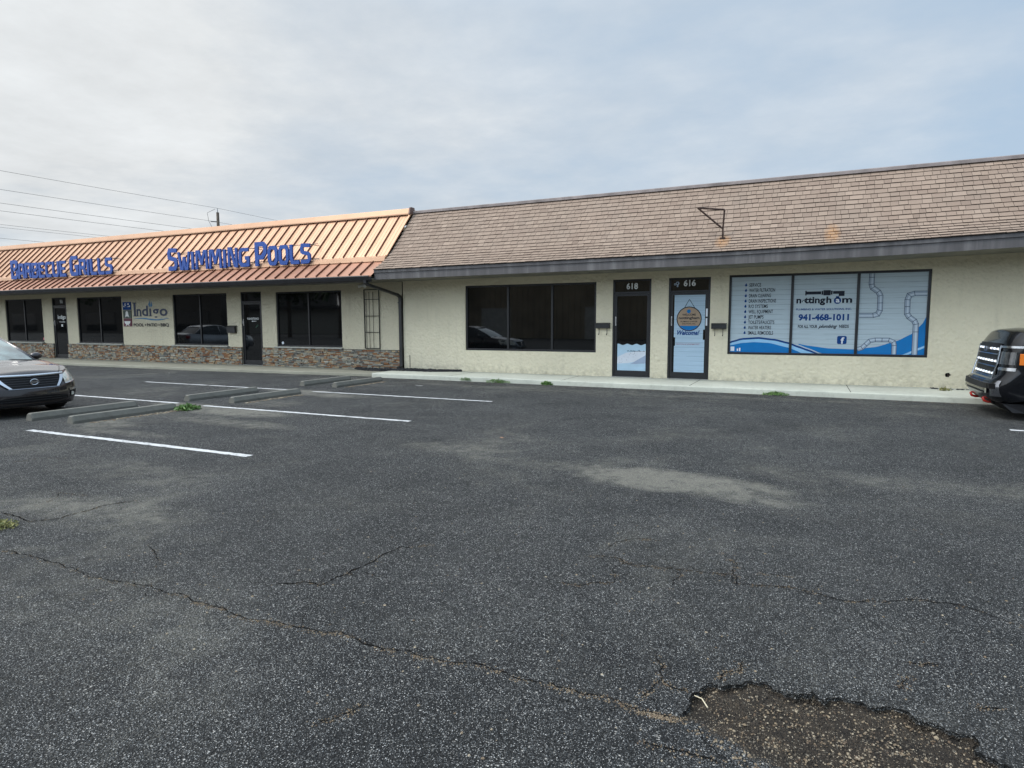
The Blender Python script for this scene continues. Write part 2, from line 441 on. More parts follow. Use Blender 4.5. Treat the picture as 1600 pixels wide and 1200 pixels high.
def copy_tree(o, parent=None):
    c = o.copy(); COL.objects.link(c); c.parent = parent
    for ch in list(o.children): copy_tree(ch, c)
    return c

# surveyed ground points (metres)
CRACKS=[[(-5.12, 2.399), (-4.897, 2.405), (-4.586, 2.418), (-4.391, 2.408), (-4.164, 2.394), (-3.845, 2.395), (-3.698, 2.42), (-3.468, 2.423), (-3.153, 2.394), (-2.916, 2.412), (-2.589, 2.402), (-2.318, 2.424), (-1.96, 2.42), (-1.699, 2.458), (-1.474, 2.445), (-1.167, 2.467), (-0.906, 2.475), (-0.708, 2.488), (-0.561, 2.453), (-0.473, 2.46), (-0.399, 2.476)], [(-2.899, 2.785), (-2.74, 2.879), (-2.635, 2.875), (-2.601, 3.166), (-2.574, 3.629), (-2.387, 3.758)], [(-1.346, 3.495), (-1.212, 3.526), (-1.12, 3.62), (-1.012, 3.669), (-1.04, 3.999), (-0.891, 4.006), (-0.728, 4.021), (-0.532, 4.053), (-0.363, 4.108), (-0.329, 3.961), (-0.096, 4.016), (0.08, 4.016), (0.262, 3.957), (0.528, 4.079), (0.791, 4.181), (1.098, 4.005)], [(-1.289, 4.012), (-1.103, 4.071), (-1.04, 3.999)], [(-1.263, 4.227), (-1.055, 4.513), (-0.891, 4.513)], [(-0.363, 4.108), (-0.362, 4.308), (-0.46, 4.456)], [(-0.689, 3.714), (-0.653, 3.942), (-0.728, 4.021)], [(-0.233, 4.167), (-0.029, 4.205)], [(-1.727, 1.829), (-1.656, 1.93), (-1.635, 2.037)], [(-6.175, 2.917), (-5.635, 2.876), (-5.511, 3.025), (-5.537, 3.167), (-5.541, 3.412), (-5.437, 3.635)], [(-8.286, 4.081), (-8.173, 4.36), (-7.86, 4.54)], [(-0.595, 2.931), (-0.542, 2.837), (-0.525, 2.711), (-0.565, 2.6), (-0.581, 2.536)], [(-0.517, 2.714), (-0.475, 2.674), (-0.392, 2.685)], [(-0.289, 2.808), (-0.28, 2.892), (-0.212, 2.94), (-0.209, 3.032)], [(-0.514, 2.255), (-0.407, 2.265), (-0.321, 2.269), (-0.209, 2.265)], [(0.477, 3.328), (0.657, 3.387)], [(0.473, 3.214), (0.429, 3.068)], [(0.701, 3.052), (0.806, 3.091)], [(-4.268, 2.929), (-3.842, 2.659)], [(-6.084, 3.165), (-6.353, 3.504), (-5.989, 3.548)]]
RIM=[(-0.4, 2.476), (-0.39, 2.624), (-0.317, 2.779), (-0.271, 2.767), (-0.191, 2.825), (-0.173, 2.861), (-0.095, 2.881), (-0.015, 2.827), (0.023, 2.834), (0.088, 2.892), (0.133, 2.835), (0.279, 2.887), (0.303, 2.864), (0.44, 2.906), (0.461, 2.846), (0.534, 2.847), (0.6, 2.813), (0.647, 2.826), (0.627, 2.721), (0.697, 2.682), (0.757, 2.638)]
LOW=[(0.617, 2.34), (0.321, 2.203), (0.043, 2.226), (-0.153, 2.276), (-0.263, 2.354), (-0.369, 2.401)]

# ============================================================ GROUND
def inpoly(x, y, P):
    r = False; j = len(P) - 1
    for i in range(len(P)):
        (xi, yi), (xj, yj) = P[i], P[j]
        if (yi > y) != (yj > y) and x < (xj - xi) * (y - yi) / (yj - yi) + xi: r = not r
        j = i
    return r
def fract(pts, amp, it=3, seed=1):
    rn = random.Random(seed)
    pts = [Vector((p[0], p[1])) for p in pts]
    for _ in range(it):
        q = []
        for a, b in zip(pts, pts[1:]):
            d = b - a; n = Vector((-d.y, d.x))
            q += [a, (a + b) / 2 + n * rn.uniform(-amp, amp)]
        q.append(pts[-1]); pts = q
    return pts
rimf = fract(RIM, .20, 4, 3); lowf = fract(LOW, .12, 2, 4)
POT = [(p.x, p.y) for p in rimf] + [(p.x, p.y) for p in lowf]
gx0, gx1, gy0, gy1, st = -.56, .90, 2.08, 3.0, .0085
nx = int((gx1 - gx0) / st); ny = int((gy1 - gy0) / st)
def seg_dist(x, y, P):
    best = 9
    for (ax, ay), (bx, by) in zip(P, P[1:]):
        dx, dy = bx - ax, by - ay; L = dx * dx + dy * dy + 1e-12
        u = max(0, min(1, ((x - ax) * dx + (y - ay) * dy) / L))
        best = min(best, math.hypot(x - ax - u * dx, y - ay - u * dy))
    return best
lowl = [(p.x, p.y) for p in lowf]
lowl2 = [lowl[0]] + lowl[::4] + [lowl[-1]]
rn = random.Random(5)
vs, pot = [], []
for j in range(ny + 1):
    for i in range(nx + 1):
        x = gx0 + (gx1 - gx0) * i / nx; y = gy0 + (gy1 - gy0) * j / ny
        z = 0; m = 0
        if 0 < i < nx and 0 < j < ny and inpoly(x, y, POT):
            d = seg_dist(x, y, lowl2)
            e = min(1, d / .20); e = e * e * (3 - 2 * e)
            z = -(.017 + .012 * sin(x * 7 + 1) ** 2) * e + rn.uniform(-.0028, .0028) * e + .006 * e * sin(x * 17 + y * 9) * cos(y * 21)
            m = min(1, d / .22)
        vs.append((x, y, z)); pot.append(m)
fs = [(j * (nx + 1) + i, j * (nx + 1) + i + 1, (j + 1) * (nx + 1) + i + 1, (j + 1) * (nx + 1) + i) for j in range(ny) for i in range(nx)]
B = 900
n0 = len(vs)
def V4(x, y): vs.append((x, y, 0)); pot.append(0.); return len(vs) - 1
c00, c10, c11, c01 = 0, nx, len(fs) and (ny * (nx + 1) + nx), ny * (nx + 1)
# ring of larger pieces round the fine patch (all flat at z = 0)
def Q(x0, y0, x1, y1): fs.append((V4(x0, y0), V4(x1, y0), V4(x1, y1), V4(x0, y1)))
Q(-B, -B, B, gy0); Q(-B, gy1, B, B); Q(-B, gy0, gx0, gy1); Q(gx1, gy0, B, gy1)
me = bpy.data.meshes.new('parking_lot'); me.from_pydata(vs, [], fs)
a = me.attributes.new('pot', 'FLOAT', 'POINT'); a.data.foreach_set('value', pot)
me.materials.append(M['asphalt'])
o = bpy.data.objects.new('parking_lot', me); COL.objects.link(o); struct(o); o['label'] = 'worn dark asphalt parking lot with cracks and a shallow pothole'

# cracks: jagged ribbons lying 3 mm above the asphalt
def ribbon(mb, pts, w0, w1, z=.003, seed=0):
    rn = random.Random(seed); n = len(pts); Lf, Rt = [], []
    for i, p in enumerate(pts):
        d = (pts[min(i + 1, n - 1)] - pts[max(i - 1, 0)]); d.normalize(); nn = Vector((-d.y, d.x))
        env = min(1, (i + .6) / 4, (n - i - .4) / 4)
        w = rn.uniform(w0, w1) * env
        Lf.append((p.x + nn.x * w, p.y + nn.y * w, z)); Rt.append((p.x - nn.x * w * rn.uniform(.3, 1), p.y - nn.y * w, z))
    for i in range(n - 1): mb.quad(Lf[i], Rt[i], Rt[i + 1], Lf[i + 1])
mb = MB()
for k, c in enumerate(CRACKS):
    w = (.0006, .0045) if k == 0 else (.0008, .0045)
    if k in (1, 9): w = (.001, .008)
    ribbon(mb, fract(c, .13, 4, 20 + k), *w, z=.003 + .0003 * (k % 5), seed=k)
ribbon(mb, rimf, .0006, .0055, z=.0045, seed=99)  # dark ribbon painted along the pothole rim as the shade of its wall
rnb = random.Random(12)
for k in range(46):          # fine side branches
    c = CRACKS[rnb.choice([0, 0, 2, 2, 2, 1])]; p = Vector(rnb.choice(c)); a = rnb.uniform(0, 2 * pi); L = rnb.uniform(.12, .45)
    q = [p, p + Vector((cos(a), sin(a))) * L * .5, p + Vector((cos(a + rnb.uniform(-.6, .6)), sin(a + rnb.uniform(-.6, .6)))) * L]
    ribbon(mb, fract(q, .16, 3, 300 + k), .0006, .0028, z=.005 + .0001 * k, seed=300 + k)
struct(mb.build('cracks_and_rim_shade', 'crack'))

def pebble(mb, x, y, z, r, rn, tone=None, flat=.6):
    n = 5; a0 = rn.uniform(0, 6.3); tone = rn.random() if tone is None else tone
    i = len(mb.v); sx = rn.uniform(.7, 1.3)
    ring = [(x + cos(a0 + 2 * pi * k / n) * r * sx * rn.uniform(.75, 1.2), y + sin(a0 + 2 * pi * k / n) * r * rn.uniform(.75, 1.2)) for k in range(n)]
    mb.v += [(p[0], p[1], z) for p in ring] + [((p[0] * .55 + x * .45), (p[1] * .55 + y * .45), z + r * flat * rn.uniform(.7, 1.2)) for p in ring]
    for k in range(n): mb.f.append((i + k, i + (k + 1) % n, i + n + (k + 1) % n, i + n + k)); mb.t.append(tone)
    mb.f.append(tuple(i + n + k for k in range(n))); mb.t.append(tone)
rn = random.Random(31)
mb = MB()      # grit gathered along the long crack, in the pothole and behind the kerb stops
main = fract(CRACKS[0], .13, 4, 20)
for p in main:
    for _ in range(int((26 if p.x > -3.4 else 8) * rn.random() ** 2.5)):
        d = rn.gauss(0, .013)
        pebble(mb, p.x + rn.uniform(-.02, .02), p.y + d - .012, .001, rn.uniform(.0014, .0046), rn, rn.uniform(.0, .62))
for k, c in enumerate(CRACKS[1:]):
    for p in fract(c, .13, 4, 21 + k):
        if rn.random() < .35:
            for _ in range(rn.randint(1, 9)): pebble(mb, p.x + rn.gauss(0, .014), p.y + rn.gauss(0, .012), .001, rn.uniform(.0015, .0045), rn, rn.uniform(0, .6))
for _ in range(420):
    pebble(mb, rn.uniform(-4.5, 1.6), 1.9 + abs(rn.gauss(0, 2.2)), .0005, rn.uniform(.003, .009), rn, rn.uniform(.1, .9), .45)
for _ in range(2300):
    x = rn.uniform(-.4, .78); y = rn.uniform(2.1, 2.92)
    if inpoly(x, y, POT):
        d = seg_dist(x, y, lowl2); e = min(1, d / .2); e = e * e * (3 - 2 * e)
        pebble(mb, x, y, -(.017 + .012 * sin(x * 7 + 1) ** 2) * e + .0005, rn.uniform(.002, .006) * (1.5 if rn.random() < .05 else 1), rn, rn.random() * .75)
def strip(x0, x1, y0, y1, n, r0=.006, r1=.018):
    for _ in range(n):
        pebble(mb, rn.uniform(x0, x1) + abs(rn.gauss(0, .05)), rn.uniform(y0, y1), .001, rn.uniform(r0, r1), rn, rn.random() ** 1.3, .4)
strip(-10.5, -10.38, 6.25, 7.9, 330); strip(-10.25, -10.12, 9.1, 10.7, 260); strip(-10.4, -10.3, 12.4, 14.0, 220)
strip(-11.0, 3.4, 14.60, 14.72, 500, .004, .012)
tag(mb.build('grit', 'grit', tone=True), 'tan grit and leaf litter lying in the cracks, the pothole and beside the kerb stops', 'grit', kind='stuff')

# painted bay lines, 4 mm sheets with ragged edges
def bay_line(x0, x1, y, w=.10, seed=0, skew=0.):
    rn = random.Random(seed); mb = MB(); n = max(6, int((x1 - x0) / .06))
    A = []
    for i in range(n + 1):
        x = x0 + (x1 - x0) * i / n; yy = y + skew * i / n
        e = .009
        A.append(((x, yy - w / 2 + rn.uniform(-e, e), .004), (x, yy + w / 2 + rn.uniform(-e, e), .004)))
    for p, q in zip(A, A[1:]): mb.quad(p[0], q[0], q[1], p[1])
    return struct(mb.build('painted_line', 'paint'))
bay_line(-10.54, -9.18, 5.44, .105, 1); bay_line(-9.17, -6.02, 5.45, .105, 2)
bay_line(-15.6, -11.35, 8.56, .10, 3); bay_line(-10.55, -5.78, 8.49, .10, 4)
bay_line(-16.35, -13.95, 11.36, .09, 5); bay_line(-13.88, -10.9, 11.36, .09, 6); bay_line(-10.4, -5.7, 11.32, .09, 7)
bay_line(2.78, 7.6, 11.40, .10, 8); bay_line(2.78, 7.6, 8.55, .10, 9)

# ============================================================ PAVEMENT (sidewalk) and kerb
def walk(name, xa, ya, xb, yb, yback, h, m, lab):
    mb = MB(); n = max(4, int((xb - xa) / .25)); r = .03; rn = random.Random(3); yk = ya if isinstance(ya, list) else [(xa, ya), (xb, yb)]
    def yfn(x):
        for (a, u), (b, v) in zip(yk, yk[1:]):
            if x <= b + 1e-6: return u + (v - u) * (x - a) / (b - a)
        return yk[-1][1]
    rows = []
    for i in range(n + 1):
        x = xa + (xb - xa) * i / n; y = yfn(x) + rn.uniform(-.006, .006); dz = rn.uniform(-.003, .003)
        rows.append([(x, y, -.02), (x, y + .004, h * .55), (x, y + .008, h - r + dz), (x, y + r * .35, h - r * .3 + dz), (x, y + r, h + dz), (x, y + .16, h + .001), (x, yback, h)])
    mb.grid(rows)
    for e in (rows[0], rows[-1]): mb.quad(*e, (e[0][0], yback, -.02))
    o = struct(mb.build(name, m, smooth=True)); o['label'] = lab
    try: o.data.shade_auto_smooth(use_auto_smooth=True)
    except Exception: pass
    return o
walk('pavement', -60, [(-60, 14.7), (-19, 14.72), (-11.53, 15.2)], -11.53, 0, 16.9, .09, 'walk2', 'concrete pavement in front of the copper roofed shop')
walk('pavement', -11.527, 15.02, 14.0, 14.62, 16.9, .125, 'walk', 'pale concrete pavement with raised kerb in front of the shingle roofed shops')
mb = MB()
for x in (-8.9, -5.6, -2.4, .9, 4.2):
    yy = 15.02 - .4 * (x + 11.5) / 25.5
    mb.box(x - .006, x + .006, yy + .035, 16.55, .1262, .1275)
struct(mb.build('pavement_joint', 'crack'))

# lava rock bed
rn = random.Random(8); mb = MB()
for _ in range(2600):
    x = rn.uniform(-13.3, -9.35)
    hi = 16.53; lo = 16.02 + max(0, (x + 10.1) * .62) + max(0, (-12.6 - x) * .6)
    if lo >= hi: continue
    y = rn.uniform(lo, hi); base = .125 if x > -11.5 else .09
    pebble(mb, x, y, base + rn.uniform(-.005, .035), rn.uniform(.018, .036), rn, rn.random(), .9)
tag(mb.build('lava_rocks', 'rock', tone=True), 'bed of black lava rocks heaped at the foot of the wall below the downspout', 'rocks', kind='stuff')

# ============================================================ KERB STOPS
def stop_mesh(L=1.83):
    mb = MB(); prof = [(-.085, 0), (-.085, .045), (-.045, .125), (.045, .125), (.085, .045), (.085, 0)]
    rows = []
    n = 14
    for i in range(n + 1):
        y = L * i / n; k = 1.0
        rows.append([(x, y, z) for x, z in prof])
    e = .03
    rows[0] = [(x * .9, 0, z * .88) for x, z in prof]; rows.insert(1, [(x, e, z) for x, z in prof])
    rows[-1] = [(x * .9, L, z * .88) for x, z in prof]; rows.insert(len(rows) - 1, [(x, L - e, z) for x, z in prof])
    mb.grid(rows); mb.quad(*rows[0][::-1]); mb.quad(*rows[-1])
    return mb
spots = [(-11.57, 5.98, .3, 'grey concrete kerb stop directly in front of the sedan'),
         (-10.62, 6.07, -.4, 'grey concrete kerb stop with green weed at its far end'),
         (-11.5, 8.86, .8, 'left kerb stop of the middle pair, beyond the long white bay line'),
         (-10.36, 8.98, -.5, 'right kerb stop of the middle pair, with brown grit along its side'),
         (-11.55, 12.2, 0., 'left kerb stop of the farthest pair, nearest the shop with the stone wall'),
         (-10.55, 12.25, -.8, 'right kerb stop of the farthest pair, its end close to the raised kerb')]
first = None
for x, y, a, lab in spots:
    if first is None: o = first = stop_mesh().build('kerb_stop', 'stop', bevel=.008)
    else: o = first.copy(); COL.objects.link(o)
    o.location = (x, y, .001); o.rotation_euler = (0, 0, R(a))
    tag(o, lab, 'kerb stop', 'concrete kerb stops set out in head to head pairs')

# ============================================================ BUILDINGS
D = 16.6
def wall_holes(x0, x1, z0, z1, y, holes, depth=.10):
    mb = MB()
    xs = sorted({x0, x1, *[h[0] for h in holes], *[h[1] for h in holes]}); zs = sorted({z0, z1, *[h[2] for h in holes], *[h[3] for h in holes]})
    for a, b in zip(xs, xs[1:]):
        for c, d in zip(zs, zs[1:]):
            mx, mz = (a + b) / 2, (c + d) / 2
            if any(h[0] < mx < h[1] and h[2] < mz < h[3] for h in holes): continue
            mb.quad((a, y, c), (b, y, c), (b, y, d), (a, y, d))
    for a, b, c, d in holes:
        mb.quad((a, y, c), (a, y, d), (a, y + depth, d), (a, y + depth, c)); mb.quad((b, y, c), (b, y + depth, c), (b, y + depth, d), (b, y, d))
        mb.quad((a, y, d), (b, y, d), (b, y + depth, d), (a, y + depth, d)); mb.quad((a, y, c), (a, y + depth, c), (b, y + depth, c), (b, y, c))
    return mb
def window(par, x0, x1, z0, z1, mull, y, fw=.05, sill=False, label=None):
    f = MB()
    f.box(x0, x1, y - .02, y + .05, z0, z0 + fw); f.box(x0, x1, y - .02, y + .05, z1 - fw, z1)
    f.box(x0, x0 + fw, y - .02, y + .05, z0 + fw, z1 - fw); f.box(x1 - fw, x1, y - .02, y + .05, z0 + fw, z1 - fw)
    for m in mull: f.box(m - fw * .55, m + fw * .55, y - .016, y + .05, z0 + fw, z1 - fw)
    w = f.build('window', 'frame', par, bevel=.004, label=label)
    edges = [x0 + fw] + [e for m in mull for e in (m - fw * .55, m + fw * .55)] + [x1 - fw]
    for a, b in zip(edges[::2], edges[1::2]):
        p = MB(); p.box(a, b, y + .018, y + .026, z0 + fw, z1 - fw)
        p.build('pane', 'glass', w)
    if sill:
        s = MB(); s.box(x0 - .04, x1 + .04, y - .15, y - .021, z0 - .05, z0 - .003); s.build('window_sill', 'sill', w, bevel=.006)
    return w
def door(par, x0, x1, z0, z1, ztr, y, hinge='R', label=None):
    """aluminium shop door: frame, transom pane, leaf with glass"""
    f = MB(); fw = .05
    f.box(x0, x0 + fw, y - .03, y + .06, z0, z1); f.box(x1 - fw, x1, y - .03, y + .06, z0, z1)
    f.box(x0 + fw, x1 - fw, y - .03, y + .06, z1 - .045, z1); f.box(x0 + fw, x1 - fw, y - .03, y + .06, ztr - .05, ztr)
    d = f.build('door', 'frame', par, bevel=.004, label=label)
    g = MB(); g.box(x0 + fw, x1 - fw, y + .012, y + .02, ztr, z1 - .045); g.build('transom_pane', 'glass', d)
    a, b, c, e = x0 + fw + .005, x1 - fw - .005, z0 + .02, ztr - .056
    l = MB(); s = .055
    l.box(a, a + s, y - .012, y + .035, c, e); l.box(b - s, b, y - .012, y + .035, c, e)
    l.box(a + s, b - s, y - .012, y + .035, e - .06, e); l.box(a + s, b - s, y - .012, y + .035, c, c + .15)
    l.build('door_leaf', 'frame', d, bevel=.003)
    p = MB(); p.box(a + s, b - s, y + .008, y + .016, c + .15, e - .06); p.build('door_pane', 'glass', d)
    th = MB(); th.box(x0 - .0, x1 + .0, y - .06, y - .031, z0, z0 + .012); th.build('threshold', 'steel', d)
    hx = a + s / 2 if hinge == 'R' else b - s / 2
    h = MB(); h.box(hx - .014, hx + .014, y - .022, y - .0125, 1.5, 1.74)
    h.tube([(hx, y - .02, 1.55), (hx, y - .06, 1.57), (hx, y - .06, 1.67), (hx, y - .02, 1.69)], .008, 6)
    h.build('handle', 'steel', d)
    return d

# ---- the shop under the shingle roof
XJ = -11.47; XR = 11.0
plaza = thing('shop_building', 'cream stucco shop building with brown shingle mansard roof and plumbing graphics in its window', 'building', (0, 0, 0))
W6 = (-9.25, -5.19, .77, 2.68); D8 = (-4.73, -3.70, .128, 2.72); D6 = (-3.25, -2.21, .128, 2.72); W7 = (-1.77, 2.47, .79, 2.745)
wall_holes(XJ + .003, XR, .12, 3.1, D, [W6, D8, D6, W7]).build('wall', 'stucco', plaza)
mb = MB(); mb.box(XR - .3, XR, D + .005, 34, .12, 4.9); mb.box(XJ + .02, XR - .31, 33.7, 34, .12, 4.9); mb.box(XJ + .02, XR - .31, 17.6, 33.69, 4.6, 4.7)
mb.build('rear_shell', 'stucco', plaza)
j = MB(); j.box(-11.50, -11.475, D - .006, D + .01, .12, 2.86); j.build('wall_joint', 'crack', plaza)
window(plaza, *W6, [-7.86, -6.49], D + .055, .055, label='wide black framed window with three dark panes')
d618 = door(plaza, *D8, 2.40, D + .045, 'R', label='dark shop door with white number 618 above it')
d616 = door(plaza, *D6, 2.40, D + .045, 'R', label='shop door with white number 616 above it and a pale graphic over its glass')
w7 = window(plaza, *W7, [-.33, 1.06], D + .055, .055, label='black framed window of three panes covered with plumbing graphics')

# eave line of the right hand roof rises gently towards the near end
def ez(x):
    K = [(-11.5, -.012), (-8, .002), (-4.3, .02), (-1.6, .035), (1.62, .09), (3.7, .145), (11, .30)]
    for (a, u), (b, v) in zip(K, K[1:]):
        if x <= b: return u + (v - u) * max(0, (x - a)) / (b - a)
    return K[-1][1]
def along(mb, prof, x0, x1, n=40, zf=lambda x: 0, closed=True, caps=True):
    rows = []
    for i in range(n + 1):
        x = x0 + (x1 - x0) * i / n; rows.append([(x, y, z + zf(x)) for y, z in prof])
    mb.grid(rows, close=closed)
    if caps and closed: mb.quad(*rows[0]); mb.quad(*rows[-1][::-1])
    return mb
mb = MB(); along(mb, [(15.15, 2.855), (15.20, 2.855), (15.20, 3.12), (15.15, 3.12)], XJ + .02, XR, 30, ez); mb.build('fascia', 'fascia', plaza)
mb = MB(); along(mb, [(15.125, 3.05), (15.148, 3.05), (15.148, 3.135), (15.125, 3.135)], XJ + .02, XR, 30, ez); mb.build('fascia_trim', 'fascia', plaza)
mb = MB(); along(mb, [(15.203, 2.885), (D - .003, 2.885), (D - .003, 2.90), (15.203, 2.90)], XJ + .02, XR, 30, lambda x: ez(x) * .9); mb.build('soffit', 'soffit', plaza)
# shingles: every tab is its own little slab, in courses over a flared foot and a steep mansard face
P0, P1, P2 = (15.10, 3.135), (15.80, 3.50), (17.28, 5.05)
def roofpt(s, x, lift=0.):
    L1 = math.hypot(P1[0] - P0[0], P1[1] - P0[1]); L2 = math.hypot(P2[0] - P1[0], P2[1] - P1[1])
    bow = .05 * math.exp(-((s - L1) / .28) ** 2)      # the flare curves a little
    e = ez(x)
    if s < L1: u = s / L1; y = P0[0] + (P1[0] - P0[0]) * u; z = P0[1] + (P1[1] - P0[1]) * u + e * (1 - .45 * u); ny, nz = -(P1[1] - P0[1]) / L1, (P1[0] - P0[0]) / L1
    else: u = (s - L1) / L2; y = P1[0] + (P2[0] - P1[0]) * u; z = P1[1] + (P2[1] - P1[1]) * u + e * .55 * (1 - u) + max(0, u) * .03 * (x + 11.5) / 15; ny, nz = -(P2[1] - P1[1]) / L2, (P2[0] - P1[0]) / L2
    return (y + ny * (lift) - bow * .2, z + nz * (lift) + bow * .6)
LT = math.hypot(P1[0] - P0[0], P1[1] - P0[1]) + math.hypot(P2[0] - P1[0], P2[1] - P1[1])
rn = random.Random(17); mb = MB()
s = 0.; course = 0
while s < LT - .02:
    ex = .150 if s < .8 else .168
    s1 = min(s + ex, LT)
    x = XJ + .02 - rn.uniform(0, .3)
    while x < XR:
        w = rn.choice([.12, .15, .17, .17, .20, .25]) * rn.uniform(.9, 1.1); xa = max(x, XJ + .02); xb = min(x + w, XR)
        if xb - xa > .02:
            tone = min(1, max(.17, rn.gauss(.52, .11)))
            thick = .016 + (.005 if rn.random() < .5 else 0) + rn.uniform(0, .002)
            ds = rn.uniform(-.006, .006)
            g = .003
            a0 = roofpt(s + ds, xa, thick); b0 = roofpt(s + ds, xb, thick); a1 = roofpt(s1 + .01, xa, .002); b1 = roofpt(s1 + .01, xb, .002)
            af = roofpt(s + ds, xa, -.004); bf = roofpt(s + ds, xb, -.004)
            mb.quad((xa + g, a0[0], a0[1]), (xb - g, b0[0], b0[1]), (xb - g, b1[0], b1[1]), (xa + g, a1[0], a1[1]), tone=tone)
            mb.quad((xa + g, af[0], af[1]), (xb - g, bf[0], bf[1]), (xb - g, b0[0], b0[1]), (xa + g, a0[0], a0[1]), tone=.02)  # butt and side faces near black: shadow lines painted into the tone
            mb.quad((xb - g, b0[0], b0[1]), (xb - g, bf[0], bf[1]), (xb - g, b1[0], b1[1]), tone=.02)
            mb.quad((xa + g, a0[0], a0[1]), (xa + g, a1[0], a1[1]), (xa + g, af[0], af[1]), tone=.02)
        x += w
    s += ex; course += 1
roofR = mb.build('roof', 'shingle', plaza, tone=True, label='faded brown asphalt shingles on a steep mansard roof')
mb = MB(); rows = []
for i in range(31):
    x = XJ + .02 + (XR - XJ - .02) * i / 30; rows.append([(x, *roofpt(LT * k / 24, x, -.006)) for k in range(25)])
mb.grid(rows); mb.build('underlay', 'crack', plaza)
def rz_(x): return .03 * (x + 11.5) / 15
mb = MB(); along(mb, [(17.20, 5.035), (17.20, 5.105), (17.24, 5.125), (17.55, 5.125), (17.55, 4.72), (17.36, 4.72), (17.36, 5.04)], XJ + .02, XR, 12, rz_)
mb.build('ridge_trim', mat('weathered roof edge metal', (.24, .20, .185), .6, .2, .2), plaza)
mb = MB(); mb.prism_x([(15.25, 2.91), (D + .01, 2.91), (D + .01, 3.1), (33.9, 3.1), (33.9, 4.7), (17.5, 4.7), (17.2, 4.98), (15.9, 3.5)], XR - .28, XR - .02)
mb.build('gable_end', 'stucco', plaza)

# ---- the shop under the copper roof
XL = -44.0
indigo = thing('shop_building', 'shop building with copper coloured standing seam roof and stacked stone base', 'building')
W5 = (-16.78, -13.90, .78, 2.66); DM = (-18.46, -17.46, .092, 2.70); W4 = (-22.05, -19.16, .77, 2.68); W3 = (-27.99, -25.07, .77, 2.68)
D2 = (-29.74, -28.73, .092, 2.70); W1 = (-33.31, -30.47, .78, 2.68); W0 = (-38.6, -35.7, .78, 2.68)
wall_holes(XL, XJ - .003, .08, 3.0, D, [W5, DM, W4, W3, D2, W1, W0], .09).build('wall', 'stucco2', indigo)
mb = MB(); mb.box(XL, XL + .3, D + .005, 34, .12, 4.9); mb.box(XL + .31, XJ - .02, 33.7, 34, .12, 4.9); mb.box(XL + .31, XJ - .02, 17.6, 33.69, 4.6, 4.7)
mb.build('rear_shell', 'stucco', indigo)
for w, lab in ((W5, 'dark two pane window right of the main entrance door'), (W4, 'dark two pane window left of the main entrance door'), (W3, None), (W1, None), (W0, None)):
    window(indigo, *w, [(w[0] + w[1]) / 2], D + .045, .05, True, label=lab)
dmain = door(indigo, *DM, 2.37, D + .04, 'R', label='black glass door with white entrance lettering')
dsec = door(indigo, *D2, 2.37, D + .04, 'R', label='black glass door with small white shop lettering')
# stacked stone veneer, stone by stone
rn = random.Random(23); mb = MB()
spans = [(DM[1] + .004, XJ - .03), (D2[1] + .004, DM[0] - .004), (XL, D2[0] - .004)]
for a, b in spans:
    z = .082
    while z < .725:
        h = rn.choice([.028, .035, .045, .055]); h = min(h, .73 - z)
        if h < .012: break
        x = a - rn.uniform(0, .1)
        while x < b:
            w = rn.uniform(.05, .24); xa, xb = max(x, a), min(x + w, b)
            if xb - xa > .02:
                d = rn.uniform(.025, .065)
                mb.box(xa + .002, xb - .003, D - d, D - .004, z + .002, z + h - .004, tone=min(1, max(0, rn.betavariate(1.9, 1.5))))
            x += w
        z += h
mb.build('stone_base', 'stone', indigo, tone=True, label='ledger stone veneer of grey, tan and rust coloured strips')
mb = MB()
for a, b in spans: mb.box(a, b, D - .02, D - .002, .08, .728)
mb.build('mortar_bed', 'crack', indigo)
# lower skirt, trim, upper face with standing seams
A0, A1, A2, A3 = (15.03, 2.965), (15.70, 3.42), (15.80, 3.58), (17.13, 5.0)
mb = MB()
XE = XJ - .0
mb.quad((XL, *A0), (XE, *A0), (XE, *A1), (XL, *A1))
mb.quad((XL, *A0), (XL, A0[0], A0[1] - .03), (XE, A0[0], A0[1] - .03), (XE, *A0))
mb.build('roof_skirt', 'copper_low', indigo, label='redder copper coloured lower skirt of the metal roof')
mb = MB()
mb.quad((XL, *A2), (XE, *A2), (XE, *A3), (XL, *A3))
mb.build('roof', 'copper', indigo, label='copper coloured sheet metal mansard roof with upper and lower slopes')
mb = MB(); mb.prism_x([(15.665, 3.425), (15.685, 3.55), (15.785, 3.59), (15.83, 3.575), (15.72, 3.40)], XL, XE + .015)
mb.build('roof_break_trim', 'copper', indigo, bevel=.004)
mb = MB()
x = XE - .005; k = 0
def seam(mb, x, p, q, h=.045, w=.024):
    dy, dz = q[0] - p[0], q[1] - p[1]; L = math.hypot(dy, dz); ny, nz = -dz / L * h, dy / L * h
    e = .004
    a = (p[0] + dy / L * .02, p[1] + dz / L * .02)
    mb.hexa([(x, a[0], a[1]), (x + w, a[0], a[1]), (x + w, q[0], q[1]), (x, q[0], q[1]),
             (x + e, a[0] + ny, a[1] + nz), (x + w - e, a[0] + ny, a[1] + nz), (x + w - e, q[0] + ny, q[1] + nz), (x + e, q[0] + ny, q[1] + nz)])
x = XE - .41
su = MB(); seam(su, 0, A2, A3); su = su.build('upper_seam', 'copper_rib_shade', indigo); sl_ = MB(); seam(sl_, 0, A0, A1); sl_ = sl_.build('lower_seam', 'copper_rib_shade', indigo)
k = 0
while x > XL:
    for o0 in (su, sl_):
        o = o0 if k == 0 else o0.copy()
        if k: COL.objects.link(o); o.parent = indigo
        o.location.x = x
    k += 1; x -= .417
mb = MB(); x = XE - .41
